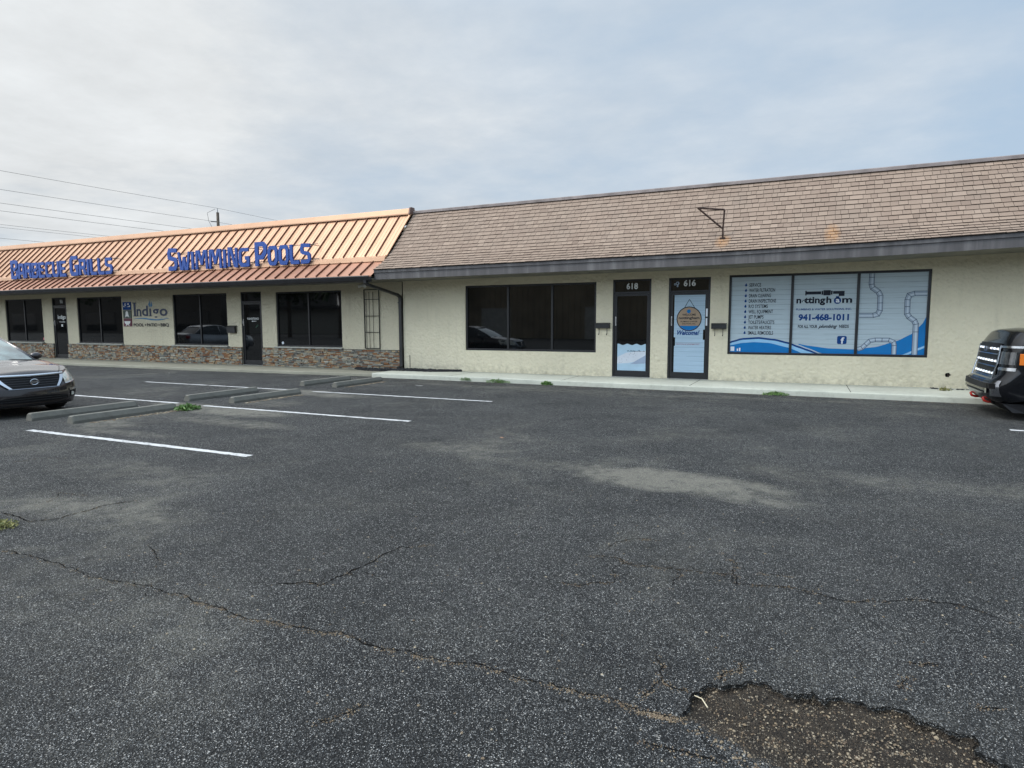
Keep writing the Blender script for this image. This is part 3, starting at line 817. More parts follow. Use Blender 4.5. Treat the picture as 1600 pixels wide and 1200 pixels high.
while x > XL - .1:        # pressed pencil ribs in the pans
    for f in (.30, .62):
        xx = x + .417 * f
        if XL < xx < XE - .01: seam(mb, xx, A2, A3, .006, .016)
    x -= .417
mb.build('pencil_ribs', 'copper', indigo)
mb = MB(); mb.prism_x([(17.05, 4.99), (17.05, 5.03), (17.10, 5.19), (17.42, 5.19), (17.42, 4.72), (17.36, 4.72), (17.36, 5.0)], XL, XE - .03)
mb.build('ridge_cap', 'copper', indigo, bevel=.006)
mb = MB(); mb.prism_x([(17.01, 5.0), (17.06, 5.20), (17.12, 5.225), (17.30, 5.225), (17.30, 5.0)], XE - .029, XE + .03); mb.build('ridge_end_cap', mat('aged copper cap', (.16, .10, .08), .6, .3, .2), indigo, bevel=.01)
mb = MB(); mb.hexa([(XE - .04, A2[0] - .01, A2[1]), (XE + .03, A2[0] - .01, A2[1]), (XE + .03, A3[0] - .01, A3[1]), (XE - .04, A3[0] - .01, A3[1]),
                   (XE - .04, A2[0] - .03, A2[1] + .03), (XE + .03, A2[0] - .03, A2[1] + .03), (XE + .03, A3[0] - .03, A3[1] + .03), (XE - .04, A3[0] - .03, A3[1] + .03)])
mb.build('rake_trim', 'copper', indigo, bevel=.004)
# gutter, soffit, downspout
mb = MB(); mb.prism_x([(14.92, 2.955), (14.91, 2.93), (14.93, 2.88), (14.955, 2.82), (15.0, 2.80), (15.04, 2.80), (15.04, 2.93), (15.025, 2.93), (15.025, 2.82), (14.97, 2.84), (14.94, 2.945)], XL, XE - .02)
mb.build('gutter', 'dark_metal', indigo)
mb = MB(); mb.box(XL, XE - .02, 15.041, 15.07, 2.78, 2.93); mb.build('fascia', 'dark_metal', indigo)
mb = MB(); mb.box(XL, XE - .001, 15.071, D - .002, 2.865, 2.885); mb.build('soffit', 'soffit', indigo)
def rect_pipe(mb, pts, w=.085, d=.06):
    rows = []
    for k, p in enumerate(pts):
        p = Vector(p); a = Vector(pts[max(k - 1, 0)]); b = Vector(pts[min(k + 1, len(pts) - 1)]); t_ = (b - a).normalized()
        sx = Vector((1, 0, 0)); sx = (sx - t_ * sx.dot(t_)); sx = sx.normalized() if sx.length > .2 else Vector((0, 0, 1))
        sy = t_.cross(sx)
        rows.append([p + sx * w / 2 + sy * d / 2, p - sx * w / 2 + sy * d / 2, p - sx * w / 2 - sy * d / 2, p + sx * w / 2 - sy * d / 2])
    mb.grid(rows, close=True); mb.quad(*rows[0]); mb.quad(*rows[-1][::-1])
mb = MB(); rect_pipe(mb, [(-11.66, 14.99, 2.83), (-11.66, 15.0, 2.76), (-11.64, 15.08, 2.70), (-11.545, 16.40, 2.46), (-11.535, 16.53, 2.40), (-11.535, 16.545, 2.3), (-11.535, 16.545, .28), (-11.535, 16.53, .22), (-11.56, 16.38, .16)], .10, .075)
mb.build('downspout', 'dark_metal', indigo, bevel=.006)
for z in (2.2, .7): MB().box(-11.6, -11.47, 16.495, 16.505, z, z + .03).build('downspout_strap', 'dark_metal', indigo)

# ============================================================ WINDOW GRAPHICS (films on the outside of the glass)
def m_boards(name, base, pitch, line):
    t = NT(name); sp = t.n('ShaderNodeSeparateXYZ'); t.set(sp.inputs[0], t.obj())
    fr = t.math('FRACT', t.math('DIVIDE', sp.outputs[2], pitch))
    seam_ = t.rng(fr, 0, .07, 1, 0); n = t.noise(3, 5, .6)
    mp = t.n('ShaderNodeMapping', {'Scale': (1.2, 1, 22)}); t.set(mp.inputs[0], t.obj()); g = t.noise(2, 4, .6, mp.outputs[0])
    col = t.ramp(g.outputs[0], [(.3, tuple(x * .88 for x in base)), (.7, base)])
    brk = t.rng(t.noise(1.7, 2).outputs[0], .38, .45, .35, 1)
    col = t.mix(t.math('MULTIPLY', seam_, brk), col, c4(line))
    t.out(color=col, rough=.12, spec=.5); return t.m
M['boards'] = m_boards('pale blue printed boards', (.46, .55, .60), .118, (.10, .13, .17))
M['boards2'] = m_boards('light blue printed boards', (.42, .56, .68), .118, (.13, .18, .24))
def film(name, c, r=.12): return mat(name, c, r, 0, .04, 4)
M['f_blue'] = film('printed mid blue', (.012, .17, .46)); M['f_navy'] = film('printed navy', (.010, .055, .21)); M['f_sky'] = film('printed light blue', (.30, .55, .78))
M['f_dark'] = film('printed charcoal', (.012, .018, .032)); M['f_pipe'] = film('printed pipe grey', (.30, .37, .45)); M['f_pipel'] = film('printed pipe highlight', (.48, .56, .64))
M['f_line'] = film('printed pipe outline', (.06, .08, .12)); M['f_white'] = film('printed white', (.70, .74, .78)); M['f_tan'] = film('printed wood brown', (.36, .27, .19))
M['f_red'] = film('printed red', (.32, .03, .05)); M['f_green'] = film('printed green', (.05, .10, .07)); M['f_teal'] = film('printed teal', (.16, .34, .42))
YF = D + .055 + .018          # face of the panes
def lerpc(P, x):
    for (a, u), (b, v) in zip(P, P[1:]):
        if x <= b:
            t_ = max(0, (x - a) / (b - a)); t_ = t_ * t_ * (3 - 2 * t_) * .35 + t_ * .65
            return u + (v - u) * t_
    return P[-1][1]
def band(mb, top, bot, x0, x1, y, n=40, zmin=.845, zmax=2.68):
    pts = [x0 + (x1 - x0) * i / n for i in range(n + 1)]
    for a, b in zip(pts, pts[1:]):
        q = []
        for x in (a, b):
            zb = bot(x) if callable(bot) else bot; zt = top(x)
            q.append((max(zmin, min(zb, zmax)), max(zmin, min(zt, zmax))))
        if q[0][1] - q[0][0] < 1e-4 and q[1][1] - q[1][0] < 1e-4: continue
        mb.quad((a, y, q[0][0]), (b, y, q[1][0]), (b, y, q[1][1]), (a, y, q[0][1]))
g0, g1 = W7[0] + .055, W7[1] - .055
fl = MB(); fl.box(g0, g1, YF - .004, YF - .001, W7[2] + .055, W7[3] - .055)
flm = fl.build('window_film', 'boards', w7, label='pale blue board patterned film with plumbing lettering and pipes')
w1t = [(-1.72, 1.10), (-1.69, 1.12), (-1.42, 1.195), (-1.05, 1.22), (-.69, 1.18), (-.36, 1.10), (-.17, 1.02), (.08, .93), (.27, .85), (.35, .80)]
w1b = [(-1.72, 1.05), (-1.41, 1.115), (-1.15, 1.135), (-.82, 1.12), (-.36, 1.01), (-.17, .93), (-.04, .85), (.0, .8)]
mb = MB(); band(mb, lambda x: lerpc(w1t, x), lambda x: lerpc(w1t, x) - .045, g0, .33, YF - .006); mb.build('wave_stripe', 'f_navy', flm)
mb = MB(); band(mb, lambda x: lerpc(w1t, x) - .045, lambda x: lerpc(w1b, x) - .04, g0, .3, YF - .0065); mb.build('wave_foam', 'f_sky', flm)
mb = MB(); band(mb, lambda x: lerpc(w1b, x) - .04, .845, g0, .05, YF - .007); mb.build('wave_water', 'f_blue', flm)
swr = [(-.35, 1.12), (-.24, 1.08), (.08, 1.02), (.51, .965), (1.02, .95), (1.46, 1.01), (1.87, 1.15), (2.14, 1.30), (2.33, 1.51), (2.45, 1.76)]
mb = MB(); band(mb, lambda x: lerpc(swr, x), lambda x: lerpc(w1t, x) + .03 if x < .3 else .845, -.15, g1, YF - .0055); mb.build('wave_swoosh', 'f_blue', flm)
wh = [(1.93, .80), (2.06, .875), (2.3, 1.0), (2.45, 1.07)]
mb = MB(); band(mb, lambda x: lerpc(wh, x), lambda x: lerpc(wh, x) - .05, 1.98, g1, YF - .006, 12); mb.build('wave_foam', 'f_sky', flm)
mb = MB()
items = ['SERVICE', 'WATER FILTRATION', 'DRAIN CLEARING', 'DRAIN INSPECTIONS', 'R/O SYSTEMS', 'WELL EQUIPMENT', 'JET PUMPS', 'TOILETS/FAUCETS', 'WATER HEATERS', 'SMALL REMODELS']
wid = [.27, .59, .50, .62, .44, .56, .35, .60, .53, .58]
drops = MB()
for i, (s_, w_) in enumerate(zip(items, wid)):
    z = 2.452 - i * .130
    mb.text(s_, -1.305, z, .084, YF - .0065, w_, .016)
    dx, dz = -1.38, z + .035
    poly = [(dx + .026 * sin(a) * (1 if a < pi or 1 else 1), dz - .026 * cos(a)) for a in [k * 2 * pi / 14 for k in range(-5, 6)]] + [(dx + .006, dz + .058)]
    MB().quad(*[(x, YF - .0065, z_) for x, z_ in poly]).build('drop_bullet', 'f_navy', flm)
mb.build('service_list', 'f_dark', flm)
mb = MB()
mb.text('n tting', -.235, 2.035, .082 * 1.8, YF - .0065, .62, .035); mb.text('h', .405, 2.035, .145, YF - .0065, .11, .035); mb.text('m', .735, 2.035, .145, YF - .0065, .21, .035)
# the o of the name is an open arch
o_ = [( -.078 + .036 * cos(a), 2.072 + .036 * sin(a)) for a in [(-35 + 250 * k / 12) * pi / 180 for k in range(13)]]
for a, b in zip(o_, o_[1:]):
    c_ = (-.078, 2.072); k = .6
    mb.quad((a[0], YF - .0065, a[1]), (b[0], YF - .0065, b[1]), (c_[0] + (b[0] - c_[0]) * k, YF - .0065, c_[1] + (b[1] - c_[1]) * k), (c_[0] + (a[0] - c_[0]) * k, YF - .0065, c_[1] + (a[1] - c_[1]) * k))
# horizontal tap pipe
for x0, x1, z0, z1 in ((-.05, -.02, 2.215, 2.325), (-.02, .29, 2.235, 2.305), (.30, .335, 2.225, 2.315), (.34, .49, 2.21, 2.33), (.495, .53, 2.225, 2.315), (.54, .78, 2.24, 2.305), (.66, .78, 2.19, 2.24)):
    mb.box(x0, x1, YF - .0068, YF - .0062, z0, z1)
mb.build('name_lettering', 'f_dark', flm)
mb = MB(); mb.disc((.64, YF - .0066, 2.085), .078, 20); mb.box(.605, .675, YF - .0066, YF - .0064, 2.12, 2.185); mb.build('water_drop', 'f_navy', flm)
mb = MB(); mb.text('a', .605, 2.045, .11, YF - .0078, .08, .03); mb.build('drop_letter', 'f_white', flm)
mb = MB(); mb.text('PLUMBING & WATER SOLUTIONS, INC.', -.235, 1.865, .045, YF - .0065, 1.18, .022)
mb.text('941-468-1011', -.175, 1.63, .135, YF - .0065, 1.07, .045); mb.build('phone_lettering', 'f_navy', flm)
MB().text('FOR ALL YOUR', -.18, 1.445, .07, YF - .0065, .42, .03).build('slogan_lettering', 'f_dark', flm)
MB().text('plumbing', .26, 1.45, .075, YF - .0065, .40, .03, .45).build('slogan_lettering', 'f_dark', flm)
mb = MB(); mb.text('NEEDS', .70, 1.45, .07, YF - .0065, .20, .03)
mb.build('slogan_lettering', 'f_dark', flm)
mb = MB(); c_ = [(.67, 1.07), (.87, 1.07), (.87, 1.26), (.67, 1.26)]; r = .035; poly = []
for (cx, cz), a0 in (((.67 + r, 1.07 + r), 180), ((.87 - r, 1.07 + r), 270), ((.87 - r, 1.26 - r), 0), ((.67 + r, 1.26 - r), 90)):
    for k in range(5): a = R(a0 + 22.5 * k); poly.append((cx + r * cos(a), YF - .0066, cz + r * sin(a)))
mb.quad(*poly); mb.build('square_logo', 'f_navy', flm)
mb = MB(); mb.text('f', .745, 1.085, .14, YF - .0076, .075, .03); mb.build('logo_letter', 'f_white', flm)
mb = MB(); mb.box(-1.70, -1.61, YF - .0082, YF - .0079, .87, .98); mb.box(-1.55, -1.52, YF - .0082, YF - .0079, .87, .93); mb.box(-1.50, -1.465, YF - .0082, YF - .0079, .865, .95)
mb.build('corner_sticker', 'f_white', flm)
# printed pipe runs
def pipe_run(pts, w, cuts):
    P = [Vector((p[0], p[1])) for p in pts]; body, hi, ln = MB(), MB(), MB()
    def off(i, s_):
        a = P[max(i - 1, 0)]; b = P[min(i + 1, len(P) - 1)]
        d1 = (P[i] - a).normalized() if i else (b - P[i]).normalized(); d2 = (b - P[i]).normalized() if i < len(P) - 1 else d1
        n = (Vector((-d1.y, d1.x)) + Vector((-d2.y, d2.x))).normalized(); k = n.dot(Vector((-d1.y, d1.x)))
        return P[i] + n * s_ / max(k, .5)
    def st(mb, s0, s1, y):
        for i in range(len(P) - 1):
            a, b, c2, d = off(i, s0), off(i + 1, s0), off(i + 1, s1), off(i, s1)
            mb.quad((a.x, y, a.y), (b.x, y, b.y), (c2.x, y, c2.y), (d.x, y, d.y))
    st(body, -w, w, YF - .0072); st(hi, -w * .15, w * .45, YF - .0078); st(ln, -w, -w * .82, YF - .0082); st(ln, w * .85, w, YF - .0082)
    for i in range(1, len(P) - 1):
        a, b = off(i, -w), off(i, w); d = (P[i] - P[i - 1]).normalized() * .006
        ln.quad((a.x - d.x, YF - .0086, a.y - d.y), (b.x - d.x, YF - .0086, b.y - d.y), (b.x + d.x, YF - .0086, b.y + d.y), (a.x + d.x, YF - .0086, a.y + d.y))
    for i, u in cuts:
        p = P[i].lerp(P[i + 1], u); dd = (P[i + 1] - P[i]).normalized(); nn = Vector((-dd.y, dd.x)) * w; d = dd * .006
        ln.quad(*[(q.x, YF - .0088, q.y) for q in (p - nn - d, p + nn - d, p + nn + d, p - nn + d)])
    b = body.build('printed_pipe', 'f_pipe', flm); hi.build('pipe_highlight', 'f_pipel', flm); ln.build('pipe_outline', 'f_line', flm)
pipe_run([(1.32, 2.685), (1.32, 2.44), (1.345, 2.36), (1.46, 2.27), (1.505, 2.18), (1.51, 1.85), (1.47, 1.76), (1.38, 1.735), (1.10, 1.735)], .058, [(0, .35), (4, .5)])
pipe_run([(2.41, 2.215), (2.17, 2.215), (2.07, 2.18), (2.04, 2.08), (2.045, 1.77), (2.09, 1.69), (2.19, 1.61), (2.225, 1.53), (2.23, .85)], .058, [(3, .5), (7, .25)])
pipe_run([(1.10, .955), (1.19, .985), (1.26, 1.06), (1.34, 1.15), (1.45, 1.175), (1.72, 1.175), (1.81, 1.13), (1.83, 1.05), (1.83, .85)], .05, [(4, .5)])

# door 616: pale boarded film with round wooden board sign and lettering
YD = D + .045 + .008 - .0005
mb = MB(); poly = [(-3.095, .30), (-2.335, .30), (-2.335, 1.14), (-2.375, 1.14), (-2.375, 1.40), (-2.335, 1.40), (-2.335, 2.29), (-3.14 + .035, 2.29), (-3.105, 1.20), (-3.07, 1.20), (-3.07, .98), (-3.095, .98)]
mb.quad(*[(x, YD - .003, z) for x, z in poly]); df = mb.build('door_film', 'boards2', d616, label='light blue boarded film with a round brown sign and welcome lettering')
cx, cz = -2.73, 1.675
mb = MB(); mb.disc((cx, YD - .005, cz), .315, 32); 
for sx in (-.125, .14):
    mb.quad((cx - .008, YD - .0046, 2.17), (cx + .008, YD - .0046, 2.17), (cx + sx + .008, YD - .0046, 1.95), (cx + sx - .008, YD - .0046, 1.95))
mb.build('round_sign_rim', 'f_dark', df)
mb = MB(); mb.disc((cx, YD - .0056, cz), .292, 32); mb.build('round_sign_board', 'f_tan', df)
mb = MB(); n = 14; pts = [(cx + .29 * cos(a), YD - .0062, cz + .29 * sin(a)) for a in [R(-142 + 104 * k / n) for k in range(n + 1)]]; mb.quad(*pts); mb.disc((cx - .01, YD - .0062, cz + .19), .05, 12); mb.build('round_sign_water', 'f_blue', df)
mb = MB(); mb.text('WELCOME', cx, cz + .08, .05, YD - .0064, .34, .02, align='C'); mb.text('nottingham', cx, cz - .005, .062, YD - .0064, .52, .03, align='C')
mb.text('PLUMBING & WATER', cx, cz - .085, .032, YD - .0064, .42, .02, align='C'); mb.text('SOLUTIONS, INC.', cx, cz - .14, .032, YD - .0064, .34, .02, align='C'); mb.build('sign_lettering', 'f_dark', df)
mb = MB(); mb.text('Welcome!', cx - .01, 1.265, .115, YD - .0068, .56, .035, .35, align='C'); mb.build('welcome_lettering', 'f_navy', df)
mb = MB(); mb.box(-3.06, -2.44, YD - .0052, YD - .0048, 1.05, 1.054); mb.text('OFFICE HOURS BY APPOINTMENT ONLY', cx - .02, 1.01, .02, YD - .0052, .60, .01, align='C'); mb.build('notice_lettering', 'f_red', df)
mb = MB(); mb.box(-2.315, -2.27, D + .0285, D + .031, 1.73, 1.93); mb.box(-2.315, -2.275, D + .0285, D + .031, 1.50, 1.69); mb.build('frame_sticker', 'f_white', d616)
mb = MB(); mb.text('616', -2.885, 2.51, .15, D + .051, .30, .03); mb.build('door_number', 'number', d616)
mb = MB(); mb.disc((-3.04, D + .051, 2.585), .045, 14, r1=.02); mb.disc((-3.10, D + .051, 2.56), .03, 10, r1=.012); mb.box(-3.06, -3.02, D + .0505, D + .051, 2.49, 2.54); mb.build('transom_sticker', 'f_pipe', d616)
# door 618: number and the beach picture on the lower glass
mb = MB(); mb.text('618', -4.375, 2.47, .15, D + .051, .31, .03); mb.build('door_number', 'number', d618)
mb = MB(); bx0, bx1, bz0, bz1 = -4.60, -3.83, .30, 1.0
top = [(bx1 + (bx0 - bx1) * k / 24, bz1 + .018 * math.cos(k / 24 * 2 * pi * 3.1)) for k in range(25)]
mb.quad(*[(x, YD - .003, z) for x, z in [(bx0, bz0), (bx1, bz0)] + top]); bf = mb.build('beach_film', film('printed pale sky', (.42, .58, .70)), d618, label='light blue beach scene film with wavy top edge')
M['f_sand'] = film('printed pale sand', (.62, .66, .72), .2); M['f_shade'] = film('printed grey blue', (.33, .40, .52), .2)
mb = MB(); mb.quad(*[(x, YD - .0044, z) for x, z in [(bx0, .48), (-4.3, .50), (-3.95, .58), (bx1, .60), (bx1, .84), (-4.05, .82), (-4.35, .78), (bx0, .66)]]); mb.build('beach_sand', 'f_sand', bf)
mb = MB(); mb.quad(*[(x, YD - .0052, z) for x, z in [(-4.25, .47), (bx1, .50), (bx1, .72), (-4.0, .62)]]); mb.build('beach_shade', 'f_shade', bf)
mb = MB(); rn = random.Random(4)
for k in range(26):
    x = rn.uniform(bx0 + .02, -4.1); z = .5 + (x - bx0) * .45 + rn.uniform(-.05, .12); r = rn.uniform(.004, .010); mb.quad((x, YD - .0056, z), (x + r * 2.4, YD - .0056, z), (x + r * 1.2, YD - .0056, z + r * 1.6))
for k in range(22):
    x = -4.33 + k * .022; h = rn.uniform(.008, .03) + (.03 if k == 14 else 0); mb.quad((x, YD - .0056, .815), (x + .02, YD - .0056, .815), (x + .018, YD - .0056, .815 + h), (x + .002, YD - .0056, .815 + h * .8))
mb.build('beach_figures', 'f_line', bf)
# main entrance lettering
YM = D + .04 + .008
mb = MB(); mb.text('MAIN ENTRANCE', -17.94, 1.715, .07, YM - .001, .56, .03, align='C')
mb.quad((-18.02, YM - .001, 1.66), (-17.94, YM - .001, 1.63), (-17.94, YM - .001, 1.69)); mb.box(-17.94, -17.78, YM - .0012, YM - .0008, 1.652, 1.668); mb.build('door_lettering', 'number', dmain)
mb = MB(); mb.disc((-17.74, YM - .001, 1.50), .035, 10); mb.quad((-17.84, YM - .001, 1.43), (-17.80, YM - .001, 1.43), (-17.72, YM - .001, 1.50), (-17.77, YM - .001, 1.52)); mb.build('door_sticker', 'f_green', dmain)
mb = MB(); mb.text('90', -29.24, 2.46, .15, D + .045, .2, .03); mb.text('Indigo', -29.46, 1.80, .16, YM - .001, .56, .03); mb.text('POOL PATIO', -29.36, 1.64, .05, YM - .001, .4, .02); mb.box(-29.25, -29.13, YM - .0012, YM - .0008, 1.46, 1.56); mb.build('door_lettering', 'number', dsec)
wl = [o for o in indigo.children if o.name.startswith('window')]
mb = MB(); mb.disc((-16.58, D + .0615, .90), .05, 14); mb.build('window_sticker', 'f_white', wl[0])
mb = MB(); mb.box(-30.66, -30.54, D + .0605, D + .062, .86, .98); mb.build('window_sticker', mat('pink sticker', (.5, .14, .16), .4), wl[3])

# ============================================================ SIGNS
def strokes(mb, polys, x, z, w, h, t_, y, ext=.05, k0=0):
    for k, pl in enumerate(polys):
        P = [Vector((x + p[0] * w, z + p[1] * h)) for p in pl]; closed = (P[0] - P[-1]).length < 1e-6
        if closed: P = P[:-1]
        n = len(P); A, Bq = [], []
        for i in range(n):
            a = P[i - 1] if (i or closed) else None; b = P[(i + 1) % n] if (i < n - 1 or closed) else None
            d1 = (P[i] - a).normalized() if a is not None else None; d2 = (b - P[i]).normalized() if b is not None else None
            if d1 is None: d1 = d2
            if d2 is None: d2 = d1
            n1_, n2_ = Vector((-d1.y, d1.x)), Vector((-d2.y, d2.x)); nn = (n1_ + n2_); nn = nn.normalized() if nn.length > .2 else n1_
            kk = max(.55, nn.dot(n1_)); A.append(P[i] + nn * t_ / 2 / kk); Bq.append(P[i] - nn * t_ / 2 / kk)
        y0 = y - .0012 * (k + k0); y1 = y + ext
        rng_ = range(n if closed else n - 1)
        for i in rng_:
            j = (i + 1) % n
            mb.quad((A[i].x, y0, A[i].y), (Bq[i].x, y0, Bq[i].y), (Bq[j].x, y0, Bq[j].y), (A[j].x, y0, A[j].y))
            mb.quad((A[i].x, y0, A[i].y), (A[j].x, y0, A[j].y), (A[j].x, y1, A[j].y), (A[i].x, y1, A[i].y))
            mb.quad((Bq[i].x, y0, Bq[i].y), (Bq[i].x, y1, Bq[i].y), (Bq[j].x, y1, Bq[j].y), (Bq[j].x, y0, Bq[j].y))
        if not closed:
            for i in (0, n - 1): mb.quad((A[i].x, y0, A[i].y), (A[i].x, y1, A[i].y), (Bq[i].x, y1, Bq[i].y), (Bq[i].x, y0, Bq[i].y))
# angular letters, each a set of strokes in a unit box (outer edge handled by inset .12)
GL = {
 'S': [[(.95, .90), (.22, .92), (.14, .80), (.16, .60), (.30, .55), (.70, .50), (.84, .42), (.86, .22), (.74, .10), (.05, .09)]],
 'W': [[(.06, 1), (.24, .06), (.38, .06), (.50, .72)], [(.50, .72), (.62, .06), (.76, .06), (.94, 1)]],
 'I': [[(.5, 1), (.5, 0)]],
 'M': [[(.10, 0), (.14, .97), (.28, .97), (.50, .25)], [(.50, .25), (.72, .97), (.86, .97), (.90, 0)]],
 'N': [[(.14, 0), (.16, .97), (.32, .97), (.70, .03), (.86, .03), (.84, 1)]],
 'G': [[(.90, .90), (.30, .91), (.14, .78), (.12, .24), (.26, .09), (.84, .10), (.86, .46), (.58, .46)]],
 'P': [[(.16, 0), (.16, .91), (.70, .91), (.87, .80), (.86, .56), (.62, .36), (.30, .36)]],
 'O': [[(.28, .91), (.72, .91), (.86, .74), (.86, .26), (.72, .09), (.28, .09), (.14, .26), (.14, .74), (.28, .91)]],
 'L': [[(.16, 1), (.16, .26), (.26, .09), (.95, .09)]],
 'B': [[(.14, .50), (.74, .52), (.84, .64), (.82, .84), (.70, .91), (.14, .91), (.14, .09), (.72, .09), (.88, .20), (.86, .40), (.74, .52)]],
 'A': [[(.08, 0), (.22, .91), (.74, .91), (.92, 0)], [(.22, .36), (.80, .36)]],
 'R': [[(.12, 0), (.18, .91), (.74, .91), (.84, .78), (.80, .50), (.30, .44)], [(.62, .46), (.92, 0)]],
 'E': [[(.92, .91), (.16, .91), (.14, .09), (.95, .09)], [(.20, .52), (.78, .50)]],
 'C': [[(.92, .91), (.28, .91), (.14, .76), (.14, .24), (.28, .09), (.94, .10)]],
 'U': [[(.14, 1), (.14, .24), (.28, .09), (.72, .09), (.86, .24), (.86, 1)]],
}
LW = {'S': .44, 'W': .62, 'I': .19, 'M': .64, 'N': .50, 'G': .50, 'P': .50, 'O': .46, 'L': .44, 'B': .46, 'A': .46, 'R': .46, 'E': .44, 'C': .44, 'U': .48}
def roof_sign(words, xs, label):
    z0 = 3.465; y = 15.60
    T = thing('roof_sign', label, 'sign', (xs[0][0], y, z0), 0, 'blue lettered signs along the copper roof')
    k = 0
    for word, (x0, x1) in zip(words, xs):
        hs = [.775 if i == 0 else .62 for i in range(len(word))]
        ws = [LW[ch] * (1.12 if i == 0 else 1) for i, ch in enumerate(word)]; gap = .035
        sc = (x1 - x0 - gap * (len(word) - 1)) / sum(ws); x = x0
        for ch, h, w in zip(word, hs, ws):
            mb = MB(); w *= sc; t_ = .148 if h > .7 else (.098 if ch in 'MWN' else .118)
            strokes(mb, GL[ch], 0, 0, w, h, t_ * min(1, sc + .1), 0, .05, k0=k % 3); k += 1
            lo = min(v[2] for v in mb.v)
            o = mb.build('letter', 'blue_letter', T); o.location = (x - xs[0][0], 0, -lo)
            x += w + gap
    xa, xb = xs[0][0], xs[-1][1]
    for z in (.60, .14):
        r_ = MB(); r_.tube([(0.2, .085, z), (xb - xa + .25, .085, z)], .012, 6)
        r_.build('sign_rail', 'dark_metal', T)
    r_ = MB(); n = int((xb - xa) / 1.2)
    for i in range(n + 1):
        x = .3 + i * (xb - xa - .4) / n; r_.tube([(x, .06, .14), (x, .20, .06)], .01, 5); r_.tube([(x, .06, .60), (x, .56, .60)], .01, 5)
    r_.build('sign_brackets', 'dark_metal', T)
    return T
roof_sign(['SWIMMING', 'POOLS'], [(-20.86, -16.86), (-16.62, -14.24)], 'blue SWIMMING POOLS lettering standing on the copper roof')
roof_sign(['BARBECUE', 'GRILLS'], [(-30.67, -26.85), (-26.60, -23.98)], 'blue BARBECUE GRILLS lettering standing on the copper roof')

# painted wall sign between the shop windows
T = thing('wall_sign', 'dark blue Indigo lettering with three small picture tiles on the cream wall', 'sign', (-23.6, D, 1.47))
def ws(mb, name, m, lab=None): 
    o = mb.build(name, m, T, label=lab); o.location = (23.6, -D, -1.47); return o
YS = D - .016
mb = MB()
for w_, x in (('n', -24.15), ('d', -23.83), ('g', -23.21), ('o', -22.80)):
    mb.text(w_, x, 1.89, .395, YS, {'n': .27, 'd': .36, 'g': .38, 'o': .45}[w_], .02)
for x0, x1, z0, z1 in ((-24.32, -24.20, 1.89, 2.38), (-24.38, -24.14, 2.38, 2.415), (-24.38, -24.14, 1.87, 1.90), (-23.385, -23.295, 1.89, 2.17), (-23.43, -23.25, 1.87, 1.895), (-24.19, -24.04, 1.87, 1.892), (-24.0, -23.86, 1.87, 1.892)):
    mb.box(x0, x1, YS - .001, YS + .001, z0, z1)
ws(mb, 'name_lettering', mat('dark indigo paint', (.018, .03, .075), .5, 0, .1))
mb = MB(); mb.quad(*[(x, YS - .002, z) for x, z in [(-23.37, 2.2), (-23.43, 2.33), (-23.34, 2.5), (-23.31, 2.3)]]); mb.quad(*[(x, YS - .002, z) for x, z in [(-23.29, 2.2), (-23.20, 2.28), (-23.24, 2.46), (-23.31, 2.28)]])
for k in range(20):
    f = lambda u: (-24.35 + 2.05 * u, 1.755 + .035 * sin(u * 2 * pi * 1.0 + .4) - .02 * u * (1 - u) + .02 * u)
    a, b = f(k / 20), f((k + 1) / 20); ta = .022 * sin(pi * k / 20) + .006; tb = .022 * sin(pi * (k + 1) / 20) + .006
    mb.quad((a[0], YS - .0032, a[1] - ta), (b[0], YS - .0032, b[1] - tb), (b[0], YS - .0032, b[1] + tb), (a[0], YS - .0032, a[1] + ta))
ws(mb, 'wave_mark', mat('sign water blue', (.06, .20, .36), .5, 0, .1))
mb = MB(); mb.text('POOL', -24.38, 1.475, .115, YS, .62, .03); mb.text('PATIO', -23.58, 1.475, .115, YS, .62, .03); mb.text('BBQ', -22.78, 1.475, .115, YS, .48, .03)
mb.disc((-23.67, YS, 1.53), .035, 8); mb.disc((-22.87, YS, 1.53), .035, 8); ws(mb, 'tagline_lettering', 'black')
for i, (m_, z) in enumerate((('f_navy', 2.13), (mat('dark green tile', (.035, .06, .045), .5), 1.80), (mat('maroon tile', (.11, .018, .035), .5), 1.475))):
    mb = MB(); mb.box(-24.965, -24.475, D - .030, D - .004, z, z + .315); ws(mb, 'picture_tile', m_)
YT = D - .032
mb = MB(); mb.quad(*[(x, YT, z) for x, z in [(-24.93, 2.25), (-24.88, 2.31), (-24.86, 2.26), (-24.74, 2.25), (-24.6, 2.27), (-24.52, 2.31), (-24.51, 2.25)]]); mb.disc((-24.80, YT, 2.34), .05, 10, r1=.03); mb.disc((-24.62, YT, 2.36), .035, 10)
mb.quad(*[(x, YT, z) for x, z in [(-24.86, 1.82), (-24.81, 1.95), (-24.80, 2.05), (-24.72, 2.1), (-24.66, 2.05), (-24.64, 1.95), (-24.60, 1.82), (-24.66, 1.87), (-24.80, 1.87)]])
mb.quad(*[(x, YT, z) for x, z in [(-24.91, 1.68), (-24.53, 1.68), (-24.57, 1.60), (-24.65, 1.545), (-24.60, 1.49), (-24.64, 1.49), (-24.70, 1.54), (-24.74, 1.54), (-24.80, 1.49), (-24.84, 1.49), (-24.80, 1.545), (-24.88, 1.60)]])
ws(mb, 'tile_pictures', 'white')

